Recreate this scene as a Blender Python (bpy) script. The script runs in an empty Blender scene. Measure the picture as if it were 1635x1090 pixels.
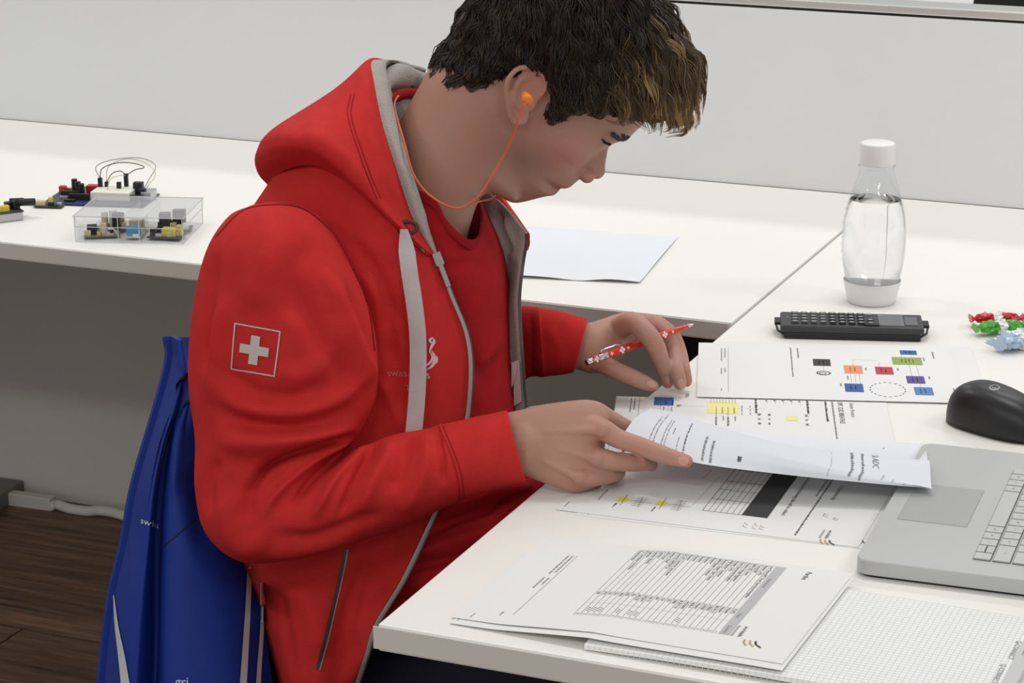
import bpy, bmesh, math, random
import numpy as np
from mathutils import Vector, Matrix
from mathutils.bvhtree import BVHTree
scene = bpy.context.scene
COL = scene.collection
random.seed(7); rng = np.random.default_rng(7)

# ---------------------------------------------------------------- camera
CAMZ = 1.56
Rv = np.array([0.9212, 0.3890, -0.0027]); Uv = np.array([-0.1090, 0.2649, 0.9581]); Fv = np.array([-0.3734, 0.8823, -0.2865])
Rv /= np.linalg.norm(Rv); Fv -= Rv*(Fv@Rv); Fv /= np.linalg.norm(Fv); Uv = np.cross(Rv, Fv)
FPX = 3813.0
cam_d = bpy.data.cameras.new('camera'); cam = bpy.data.objects.new('camera', cam_d); COL.objects.link(cam)
cam_d.sensor_width = 36; cam_d.lens = 36*FPX/1635; cam_d.clip_start = .05; cam_d.clip_end = 60
cam.matrix_world = Matrix(((Rv[0], Uv[0], -Fv[0], 0), (Rv[1], Uv[1], -Fv[1], 0), (Rv[2], Uv[2], -Fv[2], CAMZ), (0, 0, 0, 1)))
scene.camera = cam

# ---------------------------------------------------------------- light and exposure
scene.view_settings.view_transform = 'Standard'; scene.view_settings.look = 'None'
scene.cycles.transparent_max_bounces = 48
scene.view_settings.exposure = -0.09; scene.view_settings.gamma = 1.0; scene.view_settings.use_curve_mapping = False
wd = bpy.data.worlds.new('room_ambience'); scene.world = wd; wd.use_nodes = True
wd.node_tree.nodes['Background'].inputs[0].default_value = (1.0, 1.0, .995, 1)
wd.node_tree.nodes['Background'].inputs[1].default_value = 0.55
LAMPS = [(x, y, e) for y, e in ((4.9, 13), (2.85, 14), (-.7, 21)) for x in (-2.6, -.6, 1.4)]   # three rows of ceiling panels
for lx, ly, le in LAMPS:
    ld = bpy.data.lights.new('ceiling_light', 'AREA'); ld.shape = 'RECTANGLE'; ld.size = .9; ld.size_y = .3
    ld.energy = le; ld.color = (1.0, .99, .975)
    lo = bpy.data.objects.new('ceiling_light', ld); COL.objects.link(lo); lo.location = (lx, ly, 2.85)

# ---------------------------------------------------------------- helpers
def U(px, py, d):                      # pixel of the 1635x1090 frame at forward distance d
    return np.array([0, 0, CAMZ]) + d*((px-817.5)/FPX*Rv - (py-545)/FPX*Uv + Fv)
def ray(px, py): return (px-817.5)/FPX*Rv - (py-545)/FPX*Uv + Fv
def PZ(px, py, z=.74):
    r = ray(px, py); return np.array([0, 0, CAMZ]) + r*((z-CAMZ)/r[2])
def PY(px, py, Y):
    r = ray(px, py); return np.array([0, 0, CAMZ]) + r*(Y/r[1])
def topx(V):
    V = np.asarray(V, float).reshape(-1, 3)-np.array([0, 0, CAMZ]); f = V@Fv
    return np.stack([817.5+FPX*(V@Rv)/f, 545-FPX*(V@Uv)/f, f], 1)
def lin(c): return c/12.92 if c <= .04045 else ((c+.055)/1.055)**2.4
def S(r, g, b): return (lin(r/255), lin(g/255), lin(b/255), 1)
MATS = {}
def mat(name, col, rough=.5, metal=0, bump=0, bscale=200, var=0, vscale=20, spec=.5, sheen=0, trans=0, ior=1.45, emit=0, alpha=1):
    if name in MATS: return MATS[name]
    m = bpy.data.materials.new(name); m.use_nodes = True; nt = m.node_tree; b = nt.nodes['Principled BSDF']
    b.inputs['Base Color'].default_value = col; b.inputs['Roughness'].default_value = rough
    b.inputs['Metallic'].default_value = metal; b.inputs['Specular IOR Level'].default_value = spec
    b.inputs['IOR'].default_value = ior; b.inputs['Transmission Weight'].default_value = trans
    b.inputs['Alpha'].default_value = alpha
    if sheen: b.inputs['Sheen Weight'].default_value = sheen; b.inputs['Sheen Roughness'].default_value = .5
    if emit: b.inputs['Emission Color'].default_value = col; b.inputs['Emission Strength'].default_value = emit
    tc = nt.nodes.new('ShaderNodeTexCoord')
    if bump:
        n = nt.nodes.new('ShaderNodeTexNoise'); n.inputs['Scale'].default_value = bscale; n.inputs['Detail'].default_value = 3
        bp = nt.nodes.new('ShaderNodeBump'); bp.inputs['Strength'].default_value = bump; bp.inputs['Distance'].default_value = .002
        nt.links.new(tc.outputs['Object'], n.inputs['Vector']); nt.links.new(n.outputs['Fac'], bp.inputs['Height']); nt.links.new(bp.outputs['Normal'], b.inputs['Normal'])
    if var:
        n = nt.nodes.new('ShaderNodeTexNoise'); n.inputs['Scale'].default_value = vscale; n.inputs['Detail'].default_value = 4
        r = nt.nodes.new('ShaderNodeValToRGB')
        c = np.array(col[:3]); r.color_ramp.elements[0].color = (*np.clip(c*(1-var), 0, 1), 1); r.color_ramp.elements[1].color = (*np.clip(c*(1+var), 0, 1), 1)
        r.color_ramp.elements[0].position = .3; r.color_ramp.elements[1].position = .7
        nt.links.new(tc.outputs['Object'], n.inputs['Vector']); nt.links.new(n.outputs['Fac'], r.inputs['Fac']); nt.links.new(r.outputs['Color'], b.inputs['Base Color'])
    MATS[name] = m; return m
def clear(name, tint, gl=.06, haze=0):    # thin clear plastic: see-through with a Fresnel sheen, a little haze where asked
    m = bpy.data.materials.new(name); m.use_nodes = True; nt = m.node_tree; nt.nodes.clear(); N = nt.nodes.new; Lk = nt.links.new
    o = N('ShaderNodeOutputMaterial'); mx = N('ShaderNodeMixShader'); tr_ = N('ShaderNodeBsdfTransparent'); g = N('ShaderNodeBsdfGlossy'); fr = N('ShaderNodeFresnel'); fr.inputs['IOR'].default_value = 1.45
    tr_.inputs[0].default_value = (*tint, 1); g.inputs['Roughness'].default_value = gl
    ge = N('ShaderNodeNewGeometry'); iv = N('ShaderNodeMath'); iv.operation = 'SUBTRACT'; iv.inputs[0].default_value = 1; ml = N('ShaderNodeMath'); ml.operation = 'MULTIPLY'
    Lk(ge.outputs['Backfacing'], iv.inputs[1]); Lk(fr.outputs[0], ml.inputs[0]); Lk(iv.outputs[0], ml.inputs[1]); Lk(ml.outputs[0], mx.inputs[0]); Lk(g.outputs[0], mx.inputs[2])
    if haze:
        df = N('ShaderNodeBsdfDiffuse'); df.inputs[0].default_value = S(225, 226, 228); m2 = N('ShaderNodeMixShader'); m2.inputs[0].default_value = haze; Lk(tr_.outputs[0], m2.inputs[1]); Lk(df.outputs[0], m2.inputs[2]); Lk(m2.outputs[0], mx.inputs[1])
    else: Lk(tr_.outputs[0], mx.inputs[1])
    Lk(mx.outputs[0], o.inputs[0]); return m
def smooth(me, on=True): me.polygons.foreach_set('use_smooth', [on]*len(me.polygons))
def obj(name, V, Fc, m=None, parent=None, sm=False):
    me = bpy.data.meshes.new(name); me.from_pydata([tuple(map(float, v)) for v in V], [], [tuple(int(i) for i in f) for f in Fc])
    me.validate(); 
    if m is not None:
        for k in (m if isinstance(m, (list, tuple)) else [m]): me.materials.append(k)
    if sm: smooth(me)
    o = bpy.data.objects.new(name, me); COL.objects.link(o)
    if parent is not None: par(o, parent)
    return o
def par(o, p):
    o.parent = p; o.matrix_parent_inverse = abs_m(p).inverted()
def abs_m(o):
    M = o.matrix_basis.copy()
    if o.parent is not None: M = abs_m(o.parent) @ o.matrix_parent_inverse @ M
    return M
def tag(o, label=None, cat=None, group=None, kind=None):
    if label: o['label'] = label
    if cat: o['category'] = cat
    if group: o['group'] = group
    if kind: o['kind'] = kind
    return o
def thing(name, loc, label, cat, group=None):
    o = bpy.data.objects.new(name, None); o.empty_display_size = .05; COL.objects.link(o); o.location = tuple(map(float, loc))
    return tag(o, label, cat, group)
class MB:                               # mesh collector
    def __init__(s): s.V = []; s.F = []; s.M = []
    def add(s, V, F, mi=0):
        n = len(s.V); s.V += [tuple(map(float, v)) for v in V]; s.F += [tuple(int(i)+n for i in f) for f in F]; s.M += [mi]*len(F); return s
    def box(s, c, size, rz=0, mi=0, bev=0, axes=None):
        h = np.array(size)/2.
        if axes is None:
            ca, sa = math.cos(rz), math.sin(rz); axes = np.array([[ca, sa, 0], [-sa, ca, 0], [0, 0, 1]])
        if not bev:
            V = [np.array(c)+axes.T@(h*np.array(q)) for q in [(-1,-1,-1),(1,-1,-1),(1,1,-1),(-1,1,-1),(-1,-1,1),(1,-1,1),(1,1,1),(-1,1,1)]]
            return s.add(V, [(0,3,2,1),(4,5,6,7),(0,1,5,4),(1,2,6,5),(2,3,7,6),(3,0,4,7)], mi)
        bm = bmesh.new(); bmesh.ops.create_cube(bm, size=1)
        for v in bm.verts: v.co = Vector((v.co.x*size[0], v.co.y*size[1], v.co.z*size[2]))
        bmesh.ops.bevel(bm, geom=bm.edges[:], offset=bev, segments=2, profile=.6, affect='EDGES')
        bm.verts.index_update(); V = [np.array(c)+axes.T@np.array(v.co) for v in bm.verts]; F = [[v.index for v in f.verts] for f in bm.faces]; bm.free()
        return s.add(V, F, mi)
    def tube(s, P, r, n=8, mi=0, closed=False, cap=True):
        V, F = tube(P, r, n, closed, cap); return s.add(V, F, mi)
    def lathe(s, c, prof, n=32, mi=0):
        V = []; F = []; k = len(prof)
        for (r, z) in prof:
            for j in range(n): a = 2*math.pi*j/n; V.append((c[0]+r*math.cos(a), c[1]+r*math.sin(a), c[2]+z))
        for i in range(k-1):
            for j in range(n): F.append((i*n+j, i*n+(j+1) % n, (i+1)*n+(j+1) % n, (i+1)*n+j))
        return s.add(V, F, mi)
    def build(s, name, m, parent=None, sm=False):
        o = obj(name, s.V, s.F, m, parent, sm)
        if isinstance(m, (list, tuple)): o.data.polygons.foreach_set('material_index', s.M)
        return o
def crom(P, n, closed=False):           # Catmull-Rom resample to n points
    P = np.asarray(P, float); k = len(P)
    if closed: T = np.linspace(0, k, n, endpoint=False)
    else: T = np.linspace(0, k-1, n)
    out = []
    for t in T:
        i = int(min(math.floor(t), k-1 if closed else k-2)); u = t-i
        if closed: a, b, c, d = P[(i-1) % k], P[i % k], P[(i+1) % k], P[(i+2) % k]
        else:
            b, c = P[i], P[i+1]; a = P[i-1] if i > 0 else 2*b-c; d = P[i+2] if i+2 < k else 2*c-b
        out.append(.5*((2*b)+(-a+c)*u+(2*a-5*b+4*c-d)*u*u+(-a+3*b-3*c+d)*u**3))
    return np.array(out)
def frames(P, closed=False):
    P = np.asarray(P, float); n = len(P)
    T = np.gradient(P, axis=0) if not closed else np.roll(P, -1, 0)-np.roll(P, 1, 0)
    T /= np.linalg.norm(T, axis=1)[:, None]+1e-12
    a = np.array([0, 0, 1.]) if abs(T[0][2]) < .9 else np.array([1., 0, 0])
    N = []; u = np.cross(T[0], a); u /= np.linalg.norm(u)
    for i in range(n):
        u = u-T[i]*(u@T[i]); u /= np.linalg.norm(u)+1e-12; N.append(u.copy())
    N = np.array(N); B = np.cross(T, N); return T, N, B
def tube(P, r, n=8, closed=False, cap=True):
    P = np.asarray(P, float); k = len(P); r = np.broadcast_to(np.asarray(r, float), (k,)); T, N, B = frames(P, closed); V = []; F = []
    for i in range(k):
        for j in range(n): a = 2*math.pi*j/n; V.append(P[i]+r[i]*(math.cos(a)*N[i]+math.sin(a)*B[i]))
    for i in range(k if closed else k-1):
        i2 = (i+1) % k
        for j in range(n): F.append((i*n+j, i*n+(j+1) % n, i2*n+(j+1) % n, i2*n+j))
    if cap and not closed: F.append(tuple(range(n-1, -1, -1))); F.append(tuple((k-1)*n+j for j in range(n)))
    return V, F
def grid(rows, closed_u=False, closed_v=False):   # rows: array (m,n,3)
    A = np.asarray(rows, float); m, n = A.shape[:2]; V = A.reshape(-1, 3); F = []
    for i in range(m if closed_v else m-1):
        for j in range(n if closed_u else n-1):
            F.append((i*n+j, i*n+(j+1) % n, ((i+1) % m)*n+(j+1) % n, ((i+1) % m)*n+j))
    return V, F
def sheet(ctrl, m, n):                  # ctrl grid (a,b,3) -> smooth (m,n,3)
    C = np.asarray(ctrl, float); A = np.array([crom(row, n) for row in C]); return np.stack([crom(A[:, j], m) for j in range(n)], 1)
def solid(A, th, flip=False):           # thicken an open grid along its normals, closed shell
    A = np.asarray(A, float); m, n = A.shape[:2]
    du = np.gradient(A, axis=1); dv = np.gradient(A, axis=0); N = np.cross(du, dv); N /= np.linalg.norm(N, axis=2)[..., None]+1e-12
    if flip: N = -N
    Bk = A-N*th; V = np.concatenate([A.reshape(-1, 3), Bk.reshape(-1, 3)]); F = []; M = []; k = m*n
    for i in range(m-1):
        for j in range(n-1):
            q = (i*n+j, i*n+j+1, (i+1)*n+j+1, (i+1)*n+j); q2 = tuple(k+x for x in q[::-1])
            if flip: q, q2 = q[::-1], q2[::-1]
            F += [q, q2]; M += [0, 1]
    loop = list(range(n))+[i*n+n-1 for i in range(1, m)]+[(m-1)*n+j for j in range(n-2, -1, -1)]+[i*n for i in range(m-2, 0, -1)]
    b = len(V); V = np.concatenate([V, V[loop], V[[k+q for q in loop]]]); L_ = len(loop)
    for q in range(L_):
        f = (b+q, b+L_+q, b+L_+(q+1) % L_, b+(q+1) % L_); F.append(f[::-1] if flip else f); M.append(0)
    return V, F, M
_tc = {}
def text2d(s, size, align='LEFT'):
    key = (s, align)
    if key not in _tc:
        c = bpy.data.curves.new('t', 'FONT'); c.body = s; c.size = 1; c.align_x = align; c.resolution_u = 2
        o = bpy.data.objects.new('t', c); me = o.to_mesh()
        V = np.array([v.co[:2] for v in me.vertices]).reshape(-1, 2); F = [tuple(p.vertices) for p in me.polygons]; o.to_mesh_clear()
        bpy.data.objects.remove(o); bpy.data.curves.remove(c); _tc[key] = (V, F)
    V, F = _tc[key]; return V*size, F
def on_mesh(V, F): return BVHTree.FromPolygons([Vector(v) for v in V], F)
def world_bvh(o):
    me = o.data; return BVHTree.FromPolygons([abs_m(o) @ v.co for v in me.vertices], [tuple(p.vertices) for p in me.polygons])
def stick(bvh, pts, off=.0008):         # lay px points (px,py) on a surface seen from the photographer's side
    out = []; last = 2.4
    for (x, y) in pts:
        d = ray(x, y); d = d/np.linalg.norm(d); h = bvh.ray_cast(Vector((0, 0, CAMZ)), Vector(d))
        if h[0] is not None: q = np.array(h[0]); last = (q-np.array([0, 0, CAMZ]))@Fv; n = np.array(h[1]); n = n if n@d < 0 else -n; out.append(q+n*off)
        else: out.append(U(x, y, last))
    return np.array(out)

# ---------------------------------------------------------------- materials
M_desk = mat('desk_white_laminate', S(236, 234, 228), .42, spec=.4)
M_edge = mat('desk_edge_band', S(205, 201, 193), .5)
M_wall = mat('partition_grey_white', S(220, 221, 220), .6, var=.012, vscale=3)
M_lower = mat('lower_panel_grey', S(200, 197, 189), .7, var=.02, vscale=4)
M_black = mat('black_plastic', S(24, 24, 25), .45)
M_dgrey = mat('dark_grey_metal', S(46, 46, 47), .45, .2)
M_alu = mat('aluminium_trim', S(205, 205, 202), .35, .6)
M_paper = mat('white_paper', S(227, 227, 225), .85, spec=.2)
M_paperb = mat('bluish_paper', S(224, 226, 232), .85, spec=.2)
M_ink = mat('print_black', S(58, 58, 62), .8)
M_inkg = mat('print_grey', S(128, 128, 130), .8)
M_inkl = mat('print_light_grey', S(188, 188, 190), .8)
M_white = mat('white_plastic', S(232, 231, 228), .4)
M_chrome = mat('chrome', S(210, 210, 212), .15, 1)

# ---------------------------------------------------------------- floor
def wood():
    m = bpy.data.materials.new('dark_wood_plank'); m.use_nodes = True; nt = m.node_tree; b = nt.nodes['Principled BSDF']
    tc = nt.nodes.new('ShaderNodeTexCoord'); mp = nt.nodes.new('ShaderNodeMapping'); mp.inputs['Scale'].default_value = (1.6, 22, 1)
    oi = nt.nodes.new('ShaderNodeObjectInfo'); ad = nt.nodes.new('ShaderNodeVectorMath'); ad.operation = 'ADD'
    n = nt.nodes.new('ShaderNodeTexNoise'); n.inputs['Scale'].default_value = 3; n.inputs['Detail'].default_value = 7; n.inputs['Roughness'].default_value = .65
    r = nt.nodes.new('ShaderNodeValToRGB'); r.color_ramp.elements[0].color = S(50, 39, 32); r.color_ramp.elements[1].color = S(140, 105, 80)
    r.color_ramp.elements[0].position = .3; r.color_ramp.elements[1].position = .72
    mx = nt.nodes.new('ShaderNodeMath'); mx.operation = 'MULTIPLY'; mx.inputs[1].default_value = 9
    nt.links.new(oi.outputs['Random'], mx.inputs[0]); nt.links.new(tc.outputs['Object'], ad.inputs[0]); nt.links.new(mx.outputs[0], ad.inputs[1])
    nt.links.new(ad.outputs[0], mp.inputs['Vector']); nt.links.new(mp.outputs['Vector'], n.inputs['Vector']); nt.links.new(n.outputs['Fac'], r.inputs['Fac']); nt.links.new(r.outputs['Color'], b.inputs['Base Color'])
    b.inputs['Roughness'].default_value = .5; b.inputs['Specular IOR Level'].default_value = .35
    return m
M_wood = wood(); MATS['wood'] = M_wood
fl = MB().box((-1, 3.8, -.022), (40, 15, .04)).build('floor', mat('floor_underlay', S(30, 25, 22), .9)); tag(fl, kind='structure')
pm = bpy.data.meshes.new('plank')
_p = MB().box((0, 0, 0), (1.216, .176, .006), bev=.0012); pm.from_pydata(_p.V, [], _p.F); pm.materials.append(M_wood)
for r in range(34):
    off = [0, .45, .85, .2, .65][r % 5]
    for c in range(8):
        o = bpy.data.objects.new('plank', pm); COL.objects.link(o); o.location = (-6.4+off+c*1.22, -1.6+.18*r, .001); par(o, fl)

# ---------------------------------------------------------------- partition (wall_back)
YW = 3.437
wb = MB().box((-.9, YW+.02, .87575), (6.4, .04, .2715)).build('wall_back', M_wall); tag(wb, kind='structure')
MB().box((-.9, 3.55, .37), (6.4, .06, .74)).build('lower_panel', M_lower, wb)
MB().box((-.9, YW+.018, 1.0135), (6.4, .03, .0042)).build('shadow_gap', M_black, wb)
MB().box((-.9, YW+.029, 1.0215), (6.4, .058, .0125), bev=.002).build('top_rail', M_alu, wb)
fw = MB().box((-2, 11.2, 1.4), (40, .1, 2.9)).build('wall_far', mat('far_wall_paint', S(222, 221, 214), .8)); tag(fw, kind='structure')

# ---------------------------------------------------------------- desks
def desk(name, x0, x1, y0, y1, label, legs):
    t = thing(name, ((x0+x1)/2, (y0+y1)/2, 0), label, 'desk', 'white desks')
    MB().box(((x0+x1)/2, (y0+y1)/2, .7275), (x1-x0, y1-y0, .025), bev=.0022).build('desktop', M_desk, t)
    for (lx, ly, w, d) in legs:
        MB().box((lx, ly, .3575), (w, d, .715), bev=.003).build('leg', M_dgrey, t)
    return t
d1 = desk('desk', -3.6, -.8505, 2.703, YW-.002, 'long white desk along the grey partition behind the man', [(-.985, 3.0, .04, .12), (-3.4, 3.0, .04, .6)])
MB().box((-2.35, 2.86, .702), (2.8, .05, .026)).build('frame_rail', M_dgrey, d1)
MB().box((-.93, 2.95, .705), (.11, .30, .018)).build('bracket', M_dgrey, d1)
MB().box((-1.01, 2.98, .36), (.012, .1, .7)).build('leg_trim', mat('beige_leg_edge', S(176, 160, 132), .5), d1)
d2 = desk('desk', -.846, .9, 1.701, YW-.002, 'white desk in the foreground covered with printed sheets and a laptop', [(.7, 1.9, .05, .05), (.7, 3.2, .05, .05), (-.45, 3.2, .05, .05)])
MB().box((.02, 1.95, .7), (1.5, .05, .03)).build('frame_rail', M_dgrey, d2)
MB().box((.02, 3.2, .7), (1.5, .05, .03)).build('frame_rail', M_dgrey, d2)
# edge bands of both tops
MB().box((-2.2, 2.7026, .7275), (2.69, .0012, .0205)).build('edge_band', M_edge, d1)
MB().box((.02, 1.7006, .7275), (1.74, .0012, .0205)).build('edge_band', M_edge, d2)

# desk with a black bag beyond the partition
d3 = desk('desk', -2.6, 1.6, 4.9, 6.1, 'white desk beyond the partition, seen at the top edge of the photo', [(-2.4, 5.5, .05, .6), (1.4, 5.5, .05, .6)])
# ---------------------------------------------------------------- far black monitor
v = PZ(1604, 17, 1.03)
mt_ = thing('monitor', (-.8, 5.05, .74), 'black monitor back standing on the desk beyond the partition', 'monitor')
MB().box((-.80, 5.02, .90), (.5, .03, .28), bev=.006, axes=np.array([[1, 0, 0], [0, 1, 0], [.12, 0, 1.]])).build('screen_housing', M_black, mt_)
MB().box((-.8, 5.06, .80), (.05, .02, .1)).build('neck', M_black, mt_)
MB().box((-.8, 5.05, .746), (.2, .16, .012), bev=.003).build('foot', M_black, mt_)

# ---------------------------------------------------------------- floor skirting, cable, dark box
a = PZ(14, 806, 0); b = PZ(86, 816, 0)
sk = tag(MB().box(((a+b)/2+np.array([0, .0, .0145])), (np.linalg.norm(b-a), .02, .026), rz=math.atan2(*(b-a)[1::-1]), bev=.002).build('cable_duct', mat('duct_grey', S(196, 194, 184), .5)), 'short grey cable duct lying on the floor against the lower panel', 'duct')
cp = [PZ(80, 808, .012), PZ(92, 806, .012), PZ(112, 812, .012), PZ(140, 816, .012), PZ(160, 815, .012), PZ(185, 819, .012), PZ(215, 829, .012), PZ(250, 840, .012)]
cb = MB().tube(crom(cp, 40), .0095, 10).build('cable', mat('cable_white', S(206, 204, 198), .5), None, True); tag(cb, 'thick white cable running along the floor from the cable duct', 'cable')
c = PZ(-14, 822, 0)
bx = thing('floor_box', c, 'dark grey floor box at the left edge beside the cable duct', 'box')
MB().box(c+np.array([-.052, .02, .018]), (.12, .16, .032), bev=.004, rz=.06).build('housing', mat('box_grey', S(110, 110, 108), .6), bx)
MB().box(c+np.array([-.048, -.066, .012]), (.1, .02, .022), bev=.003, rz=.06).build('front_flap', M_black, bx)

# ---------------------------------------------------------------- bottle
BX, BY = -.7165, 2.862
bt = thing('water_bottle', (BX, BY, .74), 'clear waisted water bottle with white cap and white base cup behind the calculator', 'bottle')
bc = (BX, BY, .74)
out = [(.026, .004), (.0295, .010), (.0345, .030), (.0385, .050), (.0402, .070), (.0402, .090), (.0385, .108), (.035, .126), (.0305, .142), (.0262, .154), (.0232, .163), (.0215, .170), (.0213, .174), (.0235, .1745), (.0235, .1765), (.0205, .177), (.0203, .187)]
ins = [(max(r-.0011, .001), z) for r, z in out[::-1]]
ins[-1] = (.025, .0056)
M_glass = clear('bottle_plastic', (.985, .987, .99), .03)
shell = [(0.0001, .004)]+out+ins+[(.0001, .0056)]
MB().lathe(bc, crom(shell, 120), 64).build('bottle_body', M_glass, bt, True)
wz = .128
wz = .1335
wat = [(.0001, .0062)]+[(r-.0013, z) for r, z in out[1:7]]+[(.0335, .126), (.0322, .1308), (.0316, wz-.0006), (.03145, wz-.0002), (.0311, wz), (.0300, wz), (.0001, wz)]
wat[1:2] = [(.0240, .0062), (.0262, .0068), (.0275, .0105)]
MB().lathe(bc, wat, 64).build('water', mat('water', (1, 1, 1, 1), 0, trans=1, ior=1.33), bt, True)
base = [(.0001, .0), (.0285, .0), (.0305, .002), (.0326, .012), (.0358, .025), (.0366, .029), (.0363, .0295), (.0356, .0285), (.0350, .025), (.0316, .012), (.0297, .0035), (.0001, .0032)]
MB().lathe(bc, base, 64).build('base_cup', M_white, bt, True)
cap = [(.0001, .2055), (.0195, .2055), (.0212, .2045), (.0216, .2030), (.0216, .1790), (.0212, .1775), (.0206, .1775), (.0206, .2), (.0001, .2)]
o = MB().lathe(bc, cap, 72).build('cap', M_white, bt, True)
mk = MB()
for i in range(9):
    z = .046+.0092*i; r = np.interp(z, [q[1] for q in out], [q[0] for q in out])+.0004
    n_ = 5 if i in (8,) else (3 if i % 2 else 4)
    for k in range(n_):
        a0 = math.radians(-162-3.2*k); a1 = a0-math.radians(2.4)
        hh = .0012 if i == 8 else .0028
        if i != 8 and k == 0: continue
        P = [(BX+r*math.cos(q), BY+r*math.sin(q), .74+zz) for q, zz in ((a0, z-hh/2), (a1, z-hh/2), (a1, z+hh/2), (a0, z+hh/2))]; mk.add(P, [(0, 1, 2, 3)])
mk.build('volume_scale', M_inkg, bt)

# ---------------------------------------------------------------- calculator
ca = math.radians(17.3); ex = np.array([math.cos(ca), math.sin(ca), 0]); ey = np.array([-math.sin(ca), math.cos(ca), 0]); ez = np.array([0, 0, 1.])
cc = (PZ(1244, 497, .757)+PZ(1478, 524, .757))/2; cc[2] = .74
ct = thing('calculator', cc, 'dark grey scientific calculator lying in front of the bottle', 'calculator')
AX = np.array([ex, ey, ez]); L = lambda x, y, z=0: cc+ex*x+ey*y+ez*z
CH, CW = .171, .062
M_calc = mat('calculator_grey', S(58, 58, 60), .5, bump=.05); M_calcd = mat('calculator_black', S(30, 30, 31), .5)
MB().box(L(0, 0, .0125), (CH, CW, .009), bev=.003, axes=AX).build('body', M_calc, ct)
MB().box(L(0, -.001, .0045), (CH-.008, CW-.002, .0085), bev=.002, axes=AX).build('slide_cover', M_calcd, ct)
for sx in (-1, 1):
    h = MB().box(L(sx*(CH/2+.003), -.001, .0135), (.008, .022, .004), bev=.001, axes=AX); h.tube([L(sx*(CH/2+.0052), -.011, .012), L(sx*(CH/2+.003), -.022, .008), L(sx*(CH/2-.004), -.029, .006)], .0013, 6)
    h.build('cover_hook', M_calcd, ct)
M_key = mat('calculator_key', S(82, 82, 84), .5); M_keyd = mat('calculator_key_black', S(40, 40, 42), .5); M_keyp = mat('key_print', S(176, 176, 178), .6)
KW = .0085
for i in range(9):
    for j in range(4):
        if i == 8 and j < 2: continue
        x = -.068+i*.0113; y = .0185-j*.0122
        k = MB().box(L(x, y, .0183), (.0082, .0078, .0028), bev=.0007, axes=AX).build('key', M_key if i < 4 else M_keyd, ct)
        MB().box(L(x, y, .01975), (.0045, .0026, .0003), axes=AX).build('key_print', M_keyp if i < 4 else M_inkl, k)
MB().box(L(.0235, -.0195, .0182), (.0175, .0135, .0026), bev=.001, axes=AX).build('key', M_keyd, ct)
MB().box(L(.0215, .0235, .0178), (.007, .005, .0014), axes=AX).build('key', mat('key_light', S(180, 180, 180), .5), ct)
MB().box(L(.047, .001, .0173), (.030, .05, .0012), bev=.0004, axes=AX).build('screen', mat('lcd_glass', S(105, 108, 110), .12), ct)
MB().box(L(.071, -.002, .0172), (.015, .036, .0011), axes=AX).build('solar_panel', mat('solar_cell', S(88, 88, 94), .25), ct)
pr = MB()
for s, x, y, sz in (('hp', -.0775, .008, .004), ('30s', .0625, .004, .0045)):
    V, F = text2d(s, sz); pr.add([L(x+q[1], y-q[0], .01735) for q in V], F)
tag(pr.build('print', M_keyp, ct), kind='stuff')

# ---------------------------------------------------------------- mouse
ms = thing('computer_mouse', PZ(1590, 670, .74), 'black wireless mouse with a round silver emblem beside the laptop', 'mouse')
ma = math.radians(-26); mx_ = np.array([math.cos(ma), math.sin(ma), 0]); my_ = np.array([-math.sin(ma), math.cos(ma), 0])
m0 = PZ(1524, 664, .74)+mx_*.060+my_*-.002; m0[2] = .74
rows = []
for i in range(25):
    t = i/24; th = t*math.pi/2; rows.append([])
    for j in range(48):
        p = 2*math.pi*j/48; cx_, sy_ = math.cos(p), math.sin(p)
        e = .78; X = .060*math.copysign(abs(cx_)**e, cx_)*math.cos(th)**.55; Y = .0325*math.copysign(abs(sy_)**e, sy_)*(1-.12*cx_)*math.cos(th)**.6
        Z = .004+.0425*math.sin(th)**.8*(1-.10*(X/.060)**2-.16*(X/.060)) if i else .002
        rows[-1].append(m0+mx_*X+my_*Y+ez*Z)
V, F = grid(rows, closed_u=True); F = list(F)+[tuple(range(47, -1, -1))]
msb = obj('shell', V, F, mat('mouse_black', S(26, 26, 27), .38), ms, True)
bvm = world_bvh(msb)
def ring_print(bv, cx, cy, rx, ry, txt, size, mname, parent, name, shear=0):
    mb = MB(); n = 28; oo = stick(bv, [(cx+rx*math.cos(2*math.pi*k/n), cy+ry*math.sin(2*math.pi*k/n)) for k in range(n)], .0005); ii = stick(bv, [(cx+rx*.82*math.cos(2*math.pi*k/n), cy+ry*.82*math.sin(2*math.pi*k/n)) for k in range(n)], .0005)
    mb.add(np.concatenate([oo, ii]), [(k, (k+1) % n, n+(k+1) % n, n+k) for k in range(n)])
    V, F = text2d(txt, size, 'CENTER'); mb.add(stick(bv, [(cx+q[0]+shear*q[1], cy+size*.25-q[1]*ry/rx) for q in V], .0006), F)
    return mb.build(name, mname, parent)
ring_print(bvm, 1588, 619, 8.5, 4.6, 'hp', 11, mat('emblem_silver', S(170, 172, 174), .3, .5), ms, 'emblem', .2)
MB().box(m0+mx_*.044+ez*.0245, (.014, .006, .010), bev=.002, axes=np.array([mx_, my_, ez])).build('scroll_wheel', M_black, ms)
for (x, y) in ((-.035, 0), (.035, 0)): MB().box(m0+mx_*x+ez*.001, (.012, .03, .002), axes=np.array([mx_, my_, ez])).build('glide_pad', M_dgrey, ms)

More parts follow.
